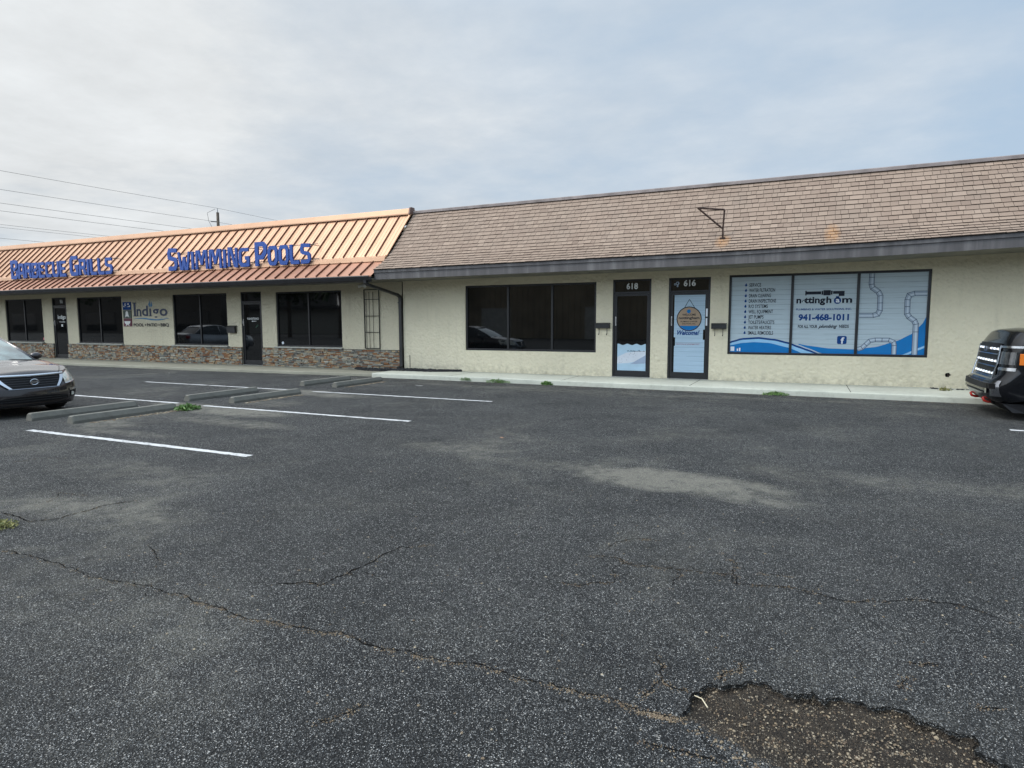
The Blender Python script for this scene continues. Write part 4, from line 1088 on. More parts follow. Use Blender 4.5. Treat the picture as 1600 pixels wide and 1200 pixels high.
# ============================================================ SMALL FIXTURES
def letterbox(x0, x1, z0, z1, lab, hooks):
    T = thing('letterbox', lab, 'letterbox', ((x0 + x1) / 2, D, z0), 0, 'black letterboxes on the shop wall'); w = (x1 - x0) / 2; h = z1 - z0
    mb = MB(); mb.box(-w, w, -.11, -.014, 0, h * .86); mb.build('box', 'black', T, bevel=.006)
    mb = MB(); mb.hexa([(-w - .006, -.125, h * .80), (w + .006, -.125, h * .80), (w + .006, -.006, h * .87), (-w - .006, -.006, h * .87), (-w - .006, -.125, h * .84), (w + .006, -.125, h * .84), (w + .006, -.006, h), (-w - .006, -.006, h)]); mb.build('lid', 'black', T, bevel=.004)
    for hx in hooks:
        mb = MB(); mb.tube([(hx, -.07, .0), (hx, -.07, -.13), (hx, -.085, -.165), (hx, -.11, -.175), (hx, -.13, -.15)], .009, 6); mb.build('hook', 'black', T)
letterbox(-5.17, -4.79, 1.43, 1.58, 'slim black letterbox with newspaper hooks left of door 618', (-.10, .12))
letterbox(-2.16, -1.80, 1.42, 1.565, 'slim black letterbox with newspaper hooks between door 616 and the plumbing window', (-.09, .10))
letterbox(-19.10, -18.70, 1.24, 1.51, 'deep black letterbox left of the main entrance door', ())

T = thing('trellis', 'black iron trellis of thin bars mounted flat on the cream wall above the stone', 'trellis', (-12.66, D - .03, .76))
mb = MB(); w, h = .29, 1.90
mb.box(-w - .012, -w + .012, -.012, .012, 0, h); mb.box(w - .012, w + .012, -.012, .012, 0, h); mb.box(-w + .012, w - .012, -.012, .012, h - .024, h); mb.box(-w + .012, w - .012, -.012, .012, 0, .022)
mb.build('frame', 'iron', T)
for z in (1.57, 1.04, .52):
    MB().box(-w + .012, w - .012, -.010, .010, z, z + .018).build('cross_bar', 'iron', T)
for x, zt in ((-.20, 1.80), (-.08, 1.82), (.07, 1.82)):
    MB().tube([(x, -.018, .022), (x, -.018, zt)], .008, 6).build('upright_bar', 'iron', T)

T = thing('sign_bracket', 'rusty triangular iron bracket standing on the shingle roof', 'bracket', (-1.86, 15.78, 3.56))
mb = MB()
def flat(a, b, w=.022): mb.tube([a, b], w, 5)
flat((0, 0, 0), (0, -.01, .20)); flat((0, -.01, .20), (.03, -.06, .64)); flat((.03, -.06, .64), (-.56, -.20, .70)); flat((-.56, -.20, .70), (-.02, -.02, .22))
mb.build('bracket_arms', 'rust', T); MB().box(-.06, .06, -.06, .06, -.03, .006).build('foot_plate', 'rust', T)
T = thing('security_light', 'small white twin headed security light under the soffit by the gutter', 'light', (-12.94, 16.56, 2.78))
MB().box(-.05, .05, -.02, .035, -.04, .06).build('mount', 'white', T, bevel=.01)
for s_ in (-1, 1):
    MB().tube([(s_ * .04, -.02, 0), (s_ * .13, -.12, -.03)], .032, 10, .05).build('lamp_head', 'white', T)
tag(MB().tube([(-11.08, 16.35, .09), (-11.075, 16.34, .60)], .010, 6).build('rod', 'iron'), 'thin rusty rod standing upright in the black rocks', 'rod')
T = thing('wall_spigot', 'small broken hole with a tap stub low on the cream wall near the truck', 'tap', (2.87, D, .42))
mb = MB(); rn = random.Random(2); mb.quad(*[(.055 * cos(a) * rn.uniform(.7, 1.2), -.003, .05 * sin(a) * rn.uniform(.7, 1.2)) for a in [k * 2 * pi / 11 for k in range(11)]]); mb.build('hole', 'crack', T)
mb = MB(); mb.tube([(0, .0, 0), (0, -.06, 0), (0, -.08, -.04)], .012, 6); mb.build('stub', 'rust', T)
mb = MB(); rn = random.Random(6)
for k in range(90): pebble(mb, rn.uniform(2.55, 4.2), rn.uniform(16.25, 16.5), .125, rn.uniform(.015, .035), rn, rn.random(), .6)
tag(mb.build('broken_edge', 'rock'), 'dark crumbled soil and stones along the wall foot beside the truck', 'soil', kind='stuff')
# lights / cable across

# ============================================================ VEHICLES
M['paint_grey'] = mat('dark metallic grey car paint', (.040, .034, .034), .26, .6, .08, 2, 0, 60, .5, 1.0, .04)
M['paint_black'] = mat('gloss black truck paint', (.004, .0045, .006), .16, 0, .1, 2, 0, 60, .3, .25, .03)
M['paint_silver'] = mat('silver car paint', (.42, .43, .45), .28, .7, .06, 2, 0, 60, .5, 1.0, .04)
M['trim'] = mat('black grille plastic', (.004, .004, .005), .5, 0, .2, 3, 0, 60, .25)
M['glass_car'] = mat('mottled teal windscreen', (.14, .20, .20), .04, 0, .45, 2.6, 0, 60, .6, 1.0, .01)  # mottled teal base colour, nothing modelled behind the glass
M['glass_dark'] = mat('tinted car glass', (.010, .012, .013), .03, 0, 0, 1, 0, 60, .6)
M['lens'] = mat('clear headlamp lens', (.66, .65, .56), .12, .1, .25, 14, 0, 60, .6, 1.0, .02)
M['lens_dark'] = mat('smoked headlamp lens', (.05, .055, .06), .08, .3, .4, 9, 0, 60, .6, 1.0, .02)
M['bar'] = mat('dark grey grille bar', (.05, .05, .055), .35, .3, .1)
M['amber'] = mat('amber lamp', (.62, .16, .02), .25, 0, .1)
M['redlamp'] = mat('red tail lamp', (.30, .012, .012), .15, 0, .1)
M['hook_red'] = mat('red painted tow hook', (.40, .022, .014), .4, 0, .1)
M['chrome_dark'] = mat('dark chrome', (.30, .31, .34), .18, 1.0, .1)
M['dark_bright'] = mat('light grille studs', (.50, .52, .55), .22, 1.0, .1)

def clampf(x, a, b): return max(a, min(b, x))
def ip(K, x):
    if x <= K[0][0]: return K[0][1]
    for (a, u), (b, v) in zip(K, K[1:]):
        if x <= b: t_ = (x - a) / (b - a); t_ = t_ * t_ * (3 - 2 * t_) * .5 + t_ * .5; return u + (v - u) * t_
    return K[-1][1]
class Car:
    """body in local axes: x runs back from the nose, y across, z up"""
    def __init__(s, L, w, fx, pw, zb, ztop, rear=.35, wk=None):
        s.L, s.w, s.fx, s.pw, s.zb, s.ztop, s.rear, s.wk = L, w, fx, pw, zb, ztop, rear, wk or (lambda t: 1)
    def front(s, y, t):          # how far back the nose lies at lateral y, level t
        a, q = s.pw; w = s.w * s.wk(t); v = clampf(abs(y) / w, 0, 1)
        return s.fx(t) + a * (1 - (1 - v ** q) ** (1 / q))
    def outline(s, t, n=16, m=14):
        w = s.w * s.wk(t); a, q = s.pw; half = []
        for i in range(n + 1):
            th = (pi / 2) * i / n; v = sin(th) ** (2 / q) if th > 0 else 0
            half.append((s.fx(t) + a * (1 - max(0, cos(th)) ** (2 / q)), w * v))
        x0 = s.fx(t) + a; x1 = s.L - s.rear
        for i in range(1, m): half.append((x0 + (x1 - x0) * i / m, w))
        for i in range(n + 1):
            th = (pi / 2) * (1 - i / n); v = sin(th) ** (2 / 3.0) if th > 0 else 0
            half.append((x1 + (s.rear - .06 * t) * cos(th) ** (2 / 3.), w * v))
        return half
    def shell(s, levels=10):
        rows = []
        for k in range(levels + 1):
            t = k / levels; H = s.outline(t); ring = []
            for x, y in H: ring.append((x, y, s.zb(x) + t * (s.ztop(x) - s.zb(x))))
            for x, y in H[::-1][1:-1]: ring.append((x, -y, s.zb(x) + t * (s.ztop(x) - s.zb(x))))
            rows.append(ring)
        return rows
    def z(s, x, t): return s.zb(x) + t * (s.ztop(x) - s.zb(x))
    def t_of(s, x, z): return clampf((z - s.zb(x)) / (s.ztop(x) - s.zb(x)), 0, 1)
    def P(s, y, z, off=0.):      # a point on the nose surface, pushed out by off
        t = .5; x = s.fx(.5)
        for _ in range(4): t = s.t_of(x, z); x = s.front(y, t)
        return (x - off, y, z)
def apply_mods(o):
    dg = bpy.context.evaluated_depsgraph_get(); me = bpy.data.meshes.new_from_object(o.evaluated_get(dg)); o.modifiers.clear(); o.data = me
def cut_arches(o, wheels, r, w):
    mb = MB()
    for x in wheels:
        for sgn in (-1, 1):
            mb.tube([(x, sgn * (w - .30), r * .98), (x, sgn * (w + .2), r * .98)], r * 1.13, 28)
    c = mb.build('cutter', 'black'); m = o.modifiers.new('b', 'BOOLEAN'); m.operation = 'DIFFERENCE'; m.object = c; m.solver = 'EXACT'
    bpy.context.view_layer.update(); apply_mods(o); bpy.data.objects.remove(c)
def wheel(T, x, y, r, w, sgn):
    mb = MB(); rows = []
    prof = [(-.5, .72), (-.5, .93), (-.38, 1.0), (.38, 1.0), (.5, .93), (.5, .70), (.36, .66)]
    n = 28
    for u, q in prof: rows.append([(x + cos(2 * pi * k / n) * r * q, y + sgn * u * w, r + sin(2 * pi * k / n) * r * q) for k in range(n)])
    mb.grid(rows, close=True); W_ = mb.build('wheel', 'rubber', T, smooth=True)
    mb = MB(); yy = y + sgn * w * .30
    mb.disc((x, yy, r), r * .70, 28, r1=r * .60); mb.disc((x, yy + sgn * .012, r), r * .16, 12)
    for k in range(5):
        a = 2 * pi * k / 5 + .3; d = Vector((cos(a), sin(a))); n_ = Vector((-d.y, d.x))
        for sg in (-1, 1):
            p0 = d * r * .12 + n_ * sg * r * .05; p1 = d * r * .64 + n_ * sg * r * .13; e = n_ * r * .035
            q = [p0 - e, p1 - e, p1 + e, p0 + e]
            mb.quad(*[(x + v.x, yy + sgn * .008, r + v.y) for v in q])
    mb.build('rim', 'chrome_dark', W_)
    mb = MB(); mb.disc((x, yy - sgn * .05, r), r * .68, 20); mb.build('brake_disc', 'trim', W_)
def strip_on(car, mb, ys, z0f, z1f, off, thick=.012):
    """a curved bar lying on the nose between two height curves"""
    top, bot, tb, bb = [], [], [], []
    for y in ys:
        a = car.P(y, z0f(y), off); b = car.P(y, z1f(y), off); bot.append(a); top.append(b)
        bb.append(car.P(y, z0f(y), off - thick)); tb.append(car.P(y, z1f(y), off - thick))
    mb.grid([bb, bot, top, tb, bb]); mb.quad(bb[0], bot[0], top[0], tb[0]); mb.quad(bb[-1], tb[-1], top[-1], bot[-1])
def lin(a, b, n): return [a + (b - a) * i / n for i in range(n + 1)]
def shell_body(T, car, m, wheels, r, deck_rows=10, crown=.03, name='body'):
    mb = MB(); rows = car.shell(12); mb.grid(rows, close=True)
    top = rows[-1]; N = len(top); h = N // 2
    L_ = [top[i] for i in range(h + 1)]; R_ = [top[0]] + [top[N - i] for i in range(1, h)] + [top[h]]
    g = []
    for a, b in zip(L_, R_):
        row = []
        for k in range(deck_rows + 1):
            u = k / deck_rows; c = crown * (1 - (2 * u - 1) ** 2) * min(1, a[1] / .5)
            row.append((a[0] + (b[0] - a[0]) * u, a[1] + (b[1] - a[1]) * u, a[2] + c))
        g.append(row)
    mb.grid(g)
    bot = rows[0]; mb.quad(*bot[::-1])
    o = mb.build(name, m, T)
    import bmesh
    bm = bmesh.new(); bm.from_mesh(o.data); bmesh.ops.remove_doubles(bm, verts=bm.verts, dist=.0006); bmesh.ops.recalc_face_normals(bm, faces=bm.faces); bm.to_mesh(o.data); bm.free()
    cut_arches(o, wheels, r, car.w)
    for p in o.data.polygons: p.use_smooth = True
    try: o.data.set_sharp_from_angle(angle=R(38))
    except Exception: pass
    return o

def sedan(name, label, loc, rz, paint, sc=(1, 1, 1)):
    T = thing(name, label, 'car', loc, rz)
    car = Car(4.86, .915, lambda t: .05 * (t - .35) ** 2 * 4 + .10 * max(0, t - .62) ** 1.0 * 1.5, (.72, 2.6),
              lambda x: .19 + .05 * clampf((x - 4) / .8, 0, 1), lambda x: ip([(0, .70), (.25, .785), (.7, .86), (1.35, .955), (2.4, .93), (3.8, .97), (4.5, 1.02), (4.86, .96)], x), .4,
              lambda t: .955 + .045 * sin(pi * clampf(t * 1.15, 0, 1)) - .05 * max(0, t - .72) / .28)
    body = shell_body(T, car, paint, (.95, 3.73), .325, crown=.045)
    # greenhouse
    def rail(u, side):   # u 0..1 front to rear; lower edge and upper edge of the glass band
        pass
    lo = [(1.28, .70, .935), (1.75, .80, .945), (2.6, .82, .955), (3.5, .80, .975), (4.12, .68, 1.0)]
    hi = [(2.18, .56, 1.385), (2.35, .60, 1.425), (2.75, .62, 1.455), (3.25, .60, 1.43), (3.62, .54, 1.36)]
    n = 8
    def arc(p, q, bow, k): return [(p[0] + bow * (-(1 - (2 * i / k - 1) ** 2)), p[1] + (q[1] - p[1]) * i / k, p[2]) for i in range(k + 1)]
    def mir(p): return (p[0], -p[1], p[2])
    rows = []
    for i in range(n + 1):
        u = i / n; a = [lo[0][k] + (hi[0][k] - lo[0][k]) * u for k in range(3)]; bow = .16 * (1 - u) + .05 * u
        rows.append([(p[0], p[1], p[2] + .025 * sin(pi * u)) for p in arc(a, mir(a), bow, 12)])
    MB().grid(rows).build('windscreen', 'glass_car', T, smooth=True)
    rows = []
    for i in range(n + 1):
        u = i / n; a = [lo[-1][k] + (hi[-1][k] - lo[-1][k]) * u for k in range(3)]
        rows.append(arc(a, mir(a), -.12 * (1 - u) - .03 * u, 12))
    MB().grid(rows).build('rear_window', 'glass_dark', T, smooth=True)
    for sg in (1, -1):
        m_ = (lambda p: p) if sg > 0 else mir
        MB().grid([[m_(p) for p in lo], [m_(tuple((a + b) / 2 + (.012 if k == 1 else 0) for k, (a, b) in enumerate(zip(p, q)))) for p, q in zip(lo, hi)], [m_(p) for p in hi]]).build('side_window', 'glass_dark', T)
        mb = MB(); mb.tube([m_(tuple(lo[0][k] + (-.02, .01, -.02)[k] for k in range(3))), m_(tuple(lo[0][k] + (hi[0][k] - lo[0][k]) * .5 + (0, .006, .02)[k] for k in range(3))), m_(hi[0]), m_(hi[1]), m_(hi[2]), m_(hi[3]), m_(hi[4]), m_(lo[4])], .028, 8); mb.tube([m_(lo[2]), m_((2.62, .628, 1.44))], .022, 6)
        mb.build('roof_pillar', paint, T, smooth=True)
        # mirror
        mb = MB(); c = Vector(m_((1.80, .985, 1.0))); rows = []
        for i in range(7):
            ph = pi * i / 6; rows.append([(c.x + cos(ph) * .055 - .01, c.y + sg * sin(ph) * cos(2 * pi * k / 10) * .115, c.z + sin(ph) * sin(2 * pi * k / 10) * .075 + .01) for k in range(10)])
        mb.grid(rows, close=True); mb.tube([m_((1.78, .84, .94)), m_((1.80, .92, .97))], .03, 6); mb.build('side_mirror', paint, T, smooth=True)
        # headlamp wraps the corner
        g = []
        for i in range(9):
            y = .53 + .382 * i / 8; zl = .560 + .045 * i / 8; zh = .71 + .115 * clampf(i / 5, 0, 1) - .008 * max(0, i - 6)
            g.append([car.P(sg * y, zl + (zh - zl) * k / 4, .012 * sin(pi * (k / 4)) + .006) for k in range(5)])
        mb = MB(); mb.grid(g); x_, y_, z_ = g[-1][2]
        mb.build('headlight', 'lens', T, smooth=True)
        ch = MB(); ch.tube([tuple(Vector(q[0]) + Vector((-.004, 0, -.004))) for q in g], .011, 6); ch.build('headlight_trim', 'chrome', T)
        fg = MB(); c = car.P(sg * .72, .36, .012); c = Vector(c); rows = []
        for i in range(5):
            y = .62 + .20 * i / 4; rows.append([car.P(sg * y, .30 + .12 * k / 3, .006) for k in range(4)])
        fg.grid(rows); fg.build('fog_light_recess', 'trim', T, smooth=True)
        fc = MB(); rows = [[car.P(sg * (.60 + .24 * i / 6), .415 + .022 * k + .012 * i / 6, .014) for k in range(3)] for i in range(7)]; fc.grid(rows); fc.build('fog_light_trim', 'chrome', T, smooth=True)
        fl_ = MB(); c = Vector(car.P(sg * .66, .355, .014)); fl_.disc(tuple(c), .034, 14, axis='x'); fl_.build('fog_light', 'lens', T)
        tl = MB(); tl.box(4.56, 4.80, sg * .86 - .04, sg * .86 + .04, .76, .92); tl.build('tail_light', 'redlamp', T, bevel=.02)
    rows = []
    ru = [[tuple(hi[i][k] * (1 - .0) for k in range(3)) for i in range(5)]]
    g = []
    for p in hi: g.append([(p[0] - (.05 * (1 - (2 * k / 8 - 1) ** 2) if p is hi[0] else (-.03 * (1 - (2 * k / 8 - 1) ** 2) if p is hi[-1] else 0)), p[1] * (1 - 2 * k / 8), p[2] + .035 * (1 - (2 * k / 8 - 1) ** 2)) for k in range(9)])
    MB().grid(g).build('roof', paint, T, smooth=True)
    # grille: black opening with slim bars inside a deep chrome V
    ys = lin(-.52, .52, 20)
    zt = lambda y: .742 - .012 * (abs(y) / .52) ** 2 * 1.2; zbm = lambda y: .522 + .0 * y + (.10 * clampf((abs(y) - .42) / .10, 0, 1))
    mb = MB(); strip_on(car, mb, ys, zbm, zt, .008); gr = mb.build('grille', 'trim', T)
    for z in (.565, .605, .645, .685): mb = MB(); strip_on(car, mb, lin(-.46, .46, 16), lambda y: z, lambda y: z + .005, .016, .01); mb.build('grille_bar', 'bar', gr)
    mb = MB(); strip_on(car, mb, lin(-.56, .56, 22), lambda y: .718 + .02 * abs(y), lambda y: .762 + .01 * abs(y), .022, .02); 
    for sg in (-1, 1):
        a = []
        for i in range(9):
            u = i / 8; y = .555 - .165 * u ** 1.3; z = .73 - .205 * u; a.append((y, z))
        L1 = [car.P(sg * (y), z, .022) for y, z in a]; L2 = [car.P(sg * (y - .075 + .03 * i / 8), z, .022) for i, (y, z) in enumerate(a)]
        mb.grid([L1, L2])
    mb.build('grille_surround', 'chrome', T, smooth=True)
    mb = MB(); strip_on(car, mb, lin(-.40, .40, 14), lambda y: .512, lambda y: .522, .014, .01); mb.build('grille_lower_trim', 'chrome_dark', T)
    # round badge with a bar across
    c = Vector(car.P(0, .625, .034)); mb = MB(); rows = []
    for i in range(24):
        a = 2 * pi * i / 24; rows.append([(c.x + .008 * cos(b), c.y + cos(a) * (.062 + .010 * sin(b)), c.z + sin(a) * (.050 + .010 * sin(b))) for b in [2 * pi * k / 6 for k in range(6)]])
    rows.append(rows[0]); mb.grid(rows, close=True); mb.box(c.x - .012, c.x + .004, c.y - .074, c.y + .074, c.z - .013, c.z + .013); mb.build('badge', 'chrome', T, smooth=False)
    # lower intake
    mb = MB(); strip_on(car, mb, lin(-.56, .56, 18), lambda y: .255 + .03 * (abs(y) / .56) ** 3, lambda y: .375 - .035 * (abs(y) / .56) ** 3, .004); mb.build('lower_intake', 'trim', T)
    for z in (.295, .335): mb = MB(); strip_on(car, mb, lin(-.53, .53, 16), lambda y: z, lambda y: z + .006, .010, .01); mb.build('intake_bar', 'bar', T)
    mb = MB(); strip_on(car, mb, lin(-.62, .62, 18), lambda y: .205, lambda y: .222, .030, .03); mb.build('chin_lip', 'trim', T)
    # shut lines and wipers
    for sg in (-1, 1):
        mb = MB(); mb.tube([(x, sg * y, z) for x, y, z in ((.20, .50, .79), (.55, .70, .848), (1.0, .765, .905), (1.40, .80, .955))], .006, 5); mb.build('bonnet_gap', 'black', T)
    mb = MB(); mb.tube([(1.22, -.1, .965), (1.30, .35, .985), (1.40, .62, .975)], .009, 5); mb.tube([(1.20, -.60, .965), (1.25, -.2, .985), (1.32, .1, .99)], .009, 5); mb.build('wipers', 'black', T)
    for x in (.95, 3.73):
        for sg in (-1, 1): wheel(T, x, sg * .80, .325, .215, sg)
    T.scale = sc
    return T
sed = sedan('sedan', 'dark grey sedan with chrome grille parked nose to the kerb stops', (-12.0, 6.35, 0), pi, 'paint_grey', (1, 1, .955))

def pickup():
    T = thing('pickup_truck', 'black pickup truck with red tow hooks parked in front of the cream wall', 'truck', (2.72, 13.42, 0))
    car = Car(5.95, 1.03, lambda t: .14 - .14 * clampf(t / .12, 0, 1) + .13 * clampf((t - .32) / .06, 0, 1) + .06 * clampf((t - .4) / .4, 0, 1) + .12 * max(0, t - .85) / .15, (.50, 4.2),
              lambda x: .34 if x > .5 else .22 + .24 * x, lambda x: ip([(0, 1.32), (.22, 1.395), (.6, 1.435), (1.75, 1.44), (2.4, 1.40), (5.95, 1.40)], x), .15,
              lambda t: .965 + .035 * clampf(t * 3, 0, 1) - .045 * max(0, t - .8) / .2)
    body = shell_body(T, car, 'paint_black', (1.02, 4.85), .43, crown=.05)
    lo = [(1.82, .80, 1.40), (2.3, .90, 1.41), (3.0, .91, 1.41), (3.75, .88, 1.41)]; hi = [(2.55, .66, 1.86), (2.8, .70, 1.90), (3.2, .71, 1.91), (3.72, .70, 1.88)]
    def mir(p): return (p[0], -p[1], p[2])
    def arcx(a, bow, k=10): return [(a[0] - bow * (1 - (2 * i / k - 1) ** 2), a[1] * (1 - 2 * i / k), a[2]) for i in range(k + 1)]
    L3 = lambda a, b, u: [a[k] + (b[k] - a[k]) * u for k in range(3)]
    MB().grid([arcx(L3(lo[0], hi[0], i / 6), .10 - .06 * i / 6) for i in range(7)]).build('windscreen', 'glass_dark', T, smooth=True)
    MB().grid([arcx(L3(lo[-1], hi[-1], i / 4), 0) for i in range(5)]).build('rear_window', 'glass_dark', T, smooth=True)
    MB().grid([[(x, y * (1 - 2 * k / 8), z + .03 * (1 - (2 * k / 8 - 1) ** 2)) for k in range(9)] for x, y, z in hi]).build('roof', 'paint_black', T, smooth=True)
    for sg in (1, -1):
        m_ = (lambda p: p) if sg > 0 else mir
        MB().grid([[m_(p) for p in lo], [m_(p) for p in hi]]).build('side_window', 'glass_dark', T)
        mb = MB(); mb.tube([m_(lo[0])] + [m_(p) for p in hi] + [m_(lo[-1])], .04, 8); mb.tube([m_((2.85, .90, 1.40)), m_((2.95, .71, 1.89))], .035, 6); mb.build('roof_pillar', 'paint_black', T, smooth=True)
        mb = MB(); mb.box(1.98, 2.12, sg * 1.16 - .13, sg * 1.16 + .13, 1.36, 1.60); mb.tube([(2.05, sg * .88, 1.42), (2.05, sg * 1.05, 1.45)], .03, 6); mb.build('side_mirror', 'paint_black', T, bevel=.03)
        # headlamp stack at the corner
        g = [[car.P(sg * (.64 + .385 * i / 8), .90 + .20 * k / 4, .010) for k in range(5)] for i in range(9)]
        MB().grid(g).build('headlight', 'lens_dark', T, smooth=True)
        g = [[car.P(sg * (.66 + .36 * i / 8), 1.165 + .035 * k, .018) for k in range(2)] for i in range(9)]
        MB().grid(g).build('headlight_trim', 'dark_bright', T, smooth=True)
        am = MB(); xx = .22; am.box(.36, .44, sg * 1.025 - .006, sg * 1.025 + .008, .90, 1.08); am.build('side_marker', 'amber', T, bevel=.004)
        lp = MB(); rows = [[car.P(sg * (.70 + .30 * i / 6), .80 + .05 * k, .016) for k in range(2)] for i in range(7)]; lp.grid(rows); lp.build('lower_lamp', 'dark_bright', T, smooth=True)
        fc = MB(); fc.grid([[car.P(sg * (.82 + .14 * i / 4), .38 + .26 * k / 4, .014) for k in range(5)] for i in range(5)]); fc.build('bumper_end_trim', 'chrome_dark', T, smooth=True)
        fc = MB(); fc.grid([[car.P(sg * (.48 + .45 * i / 8), .665 + .02 * k, .016) for k in range(2)] for i in range(9)]); fc.build('bumper_trim', 'dark_bright', T, smooth=True)
        fl_ = MB(); c = Vector(car.P(sg * .70, .46, .016)); fl_.disc(tuple(c), .05, 14, axis='x'); fl_.build('fog_light', 'lens_dark', T)
        # tow hook: a bent red bar
        hk = MB(); hy = sg * .44; hk.tube([(.24, hy, .38), (.11, hy, .375), (.055, hy, .35), (.04, hy, .305), (.06, hy, .26), (.12, hy, .24), (.24, hy, .25)], .021, 8); hk.build('tow_hook', 'hook_red', T, smooth=True)
        vn = MB(); vn.box(1.55, 1.85, sg * 1.03 - .004, sg * 1.03 + .006, 1.10, 1.16); vn.build('fender_vent', 'chrome_dark', T, bevel=.003)
        mb = MB(); mb.tube([(.42, sg * 1.035, 1.245), (1.5, sg * 1.038, 1.262), (3.6, sg * 1.038, 1.262), (5.8, sg * 1.03, 1.255)], .008, 5); mb.build('body_crease', 'paint_black', T)
        wa = MB(); rows = []
        for xw in (1.02, 4.85):
            rows = []
            for i in range(17):
                a = pi * (-.06 + 1.12 * i / 16); rows.append([(xw + cos(a) * q, sg * yy, .43 + sin(a) * q) for q, yy in ((.47, 1.0), (.475, 1.055), (.53, 1.055), (.55, 1.028))])
            f_ = MB().grid(rows).build('wheel_arch', 'trim', T, smooth=True)
        tl = MB(); tl.box(5.78, 5.93, sg * .95 - .07, sg * .95 + .06, .95, 1.35); tl.build('tail_light', 'redlamp', T, bevel=.02)
        st_ = MB(); st_.tube([(1.75, sg * 1.0, .38), (3.9, sg * 1.0, .38)], .05, 8); st_.build('side_step', 'trim', T)
        dh = MB(); dh.box(2.95, 3.12, sg * 1.04 - .01, sg * 1.04 + .015, 1.14, 1.17); dh.build('door_handle', 'paint_black', T, bevel=.005)
        for x in (1.80, 2.86, 3.72): MB().box(x, x + .008, sg * 1.0305 - .003, sg * 1.0305 + .003, .55, 1.36).build('door_gap', 'crack', T)
    # grille with three rows of bright studs
    mb = MB(); mb.grid([[car.P(y, .60 + .635 * k / 14, .012) for k in range(15)] for y in lin(-.66, .66, 18)]); gr = mb.build('grille', 'trim', T)
    for z in (.70, .90, 1.10): mb = MB(); strip_on(car, mb, lin(-.64, .64, 18), lambda y: z - .055, lambda y: z - .035, .035, .03); mb.build('grille_bar', 'chrome_dark', gr)
    for z in (.74, .94, 1.14):
        for y in lin(-.54, .54, 6):
            if abs(y) < .05 and z > 1: continue
            p = Vector(car.P(y, z, .03)); MB().hexa([tuple(p + Vector(q)) for q in ((.02, -.05, -.022), (.02, .05, -.022), (.02, .03, .022), (.02, -.03, .022), (-.014, -.025, -.012), (-.014, .025, -.012), (-.014, .015, .012), (-.014, -.015, .012))]).build('grille_stud', 'dark_bright', gr)
    for y in (-.665, .665):
        MB().tube([car.P(y, .64, .02), car.P(y * 1.02, .9, .025), car.P(y, 1.2, .02)], .012, 6).build('grille_edge', 'dark_bright', gr)
    mb = MB(); p = car.P(0, 1.12, .045)
    mb.box(p[0] - .012, p[0] + .012, -.075, .075, 1.09, 1.10); mb.box(p[0] - .012, p[0] + .012, -.075, .075, 1.15, 1.16); mb.box(p[0] - .012, p[0] + .012, -.075, -.06, 1.10, 1.15); mb.box(p[0] - .012, p[0] + .012, .06, .075, 1.10, 1.15)
    mb.build('grille_badge', 'dark_bright', gr)
    mb = MB(); strip_on(car, mb, lin(-.92, .92, 20), lambda y: .50, lambda y: .585, .030, .04); mb.build('bumper_top', 'trim', T, smooth=False)
    mb = MB(); strip_on(car, mb, lin(-.60, .60, 14), lambda y: .30, lambda y: .44, .012, .02); mb.build('bumper_intake', 'trim', T)
    mb = MB(); mb.hexa([(.16, -.6, .235), (.16, .6, .235), (.55, .6, .26), (.55, -.6, .26), (.10, -.62, .30), (.10, .62, .30), (.55, .6, .30), (.55, -.6, .30)]); mb.build('skid_plate', 'trim', T)
    mb = MB()
    for sg in (-1, 1): mb.hexa([(.6, sg * .28 - .12, 1.42), (1.7, sg * .38 - .12, 1.45), (1.7, sg * .38 + .12, 1.45), (.6, sg * .28 + .12, 1.42), (.68, sg * .28 - .07, 1.475), (1.6, sg * .38 - .07, 1.495), (1.6, sg * .38 + .07, 1.495), (.68, sg * .28 + .07, 1.475)])
    mb.build('bonnet_bulge', 'paint_black', T, bevel=.02)
    mb = MB(); mb.hexa([(.34, -.95, .13), (.34, .95, .13), (.50, .95, .13), (.50, -.95, .13), (.20, -.92, .27), (.20, .92, .27), (.55, .95, .27), (.55, -.95, .27)]); mb.build('air_dam', 'trim', T)
    mb = MB(); mb.box(3.85, 5.78, -.80, .80, 1.405, 1.43); mb.build('bed_cover', 'black', T)
    for x in (1.02, 4.85):
        for sg in (-1, 1): wheel(T, x, sg * .87, .43, .28, sg)
    return T
pickup()

# ============================================================ POLE, CABLES
T = thing('utility_pole', 'weathered wooden utility pole rising behind the copper roof', 'utility pole', (-52.6, 45.0, 0))
MB().tube([(0, 0, 0), (0, 0, 12.35)], .19, 12, .13).build('pole', 'wood_pole', T)
MB().tube([(-.02, 0, 12.3), (-.02, 0, 12.75)], .05, 8, .035).build('insulator', mat('grey insulator', (.3, .3, .3), .3, 0, .1), T)
MB().tube([(-.02, 0, 11.45), (-.42, -.5, 11.45)], .05, 6).build('standoff_arm', 'dark_metal', T)
MB().tube([(-.1, -.2, 12.65), (-.35, -.9, 12.2), (-.45, -.7, 11.5), (-.3, -.3, 10.6)], .018, 5).build('drop_lead', 'wire', T)
def wire(x, z, lab, y1=160., sag=.35, r=.016, yp=45.):
    pts = []
    for (a, b) in ((-30., yp), (yp, 95.)):
        for k in range(17):
            u = k / 16; y = a + (b - a) * u
            if b > y1: break
            pts.append((x, y, z - sag * 4 * u * (1 - u) * ((b - a) / 50) ** 2 * .5))
    mb = MB(); mb.tube(pts, r, 5)
    tag(mb.build('power_cable', 'wire'), lab, 'cable', 'overhead cables on the left')
wire(-52.62, 12.76, 'uppermost overhead cable, running to the top of the wooden pole', r=.012)
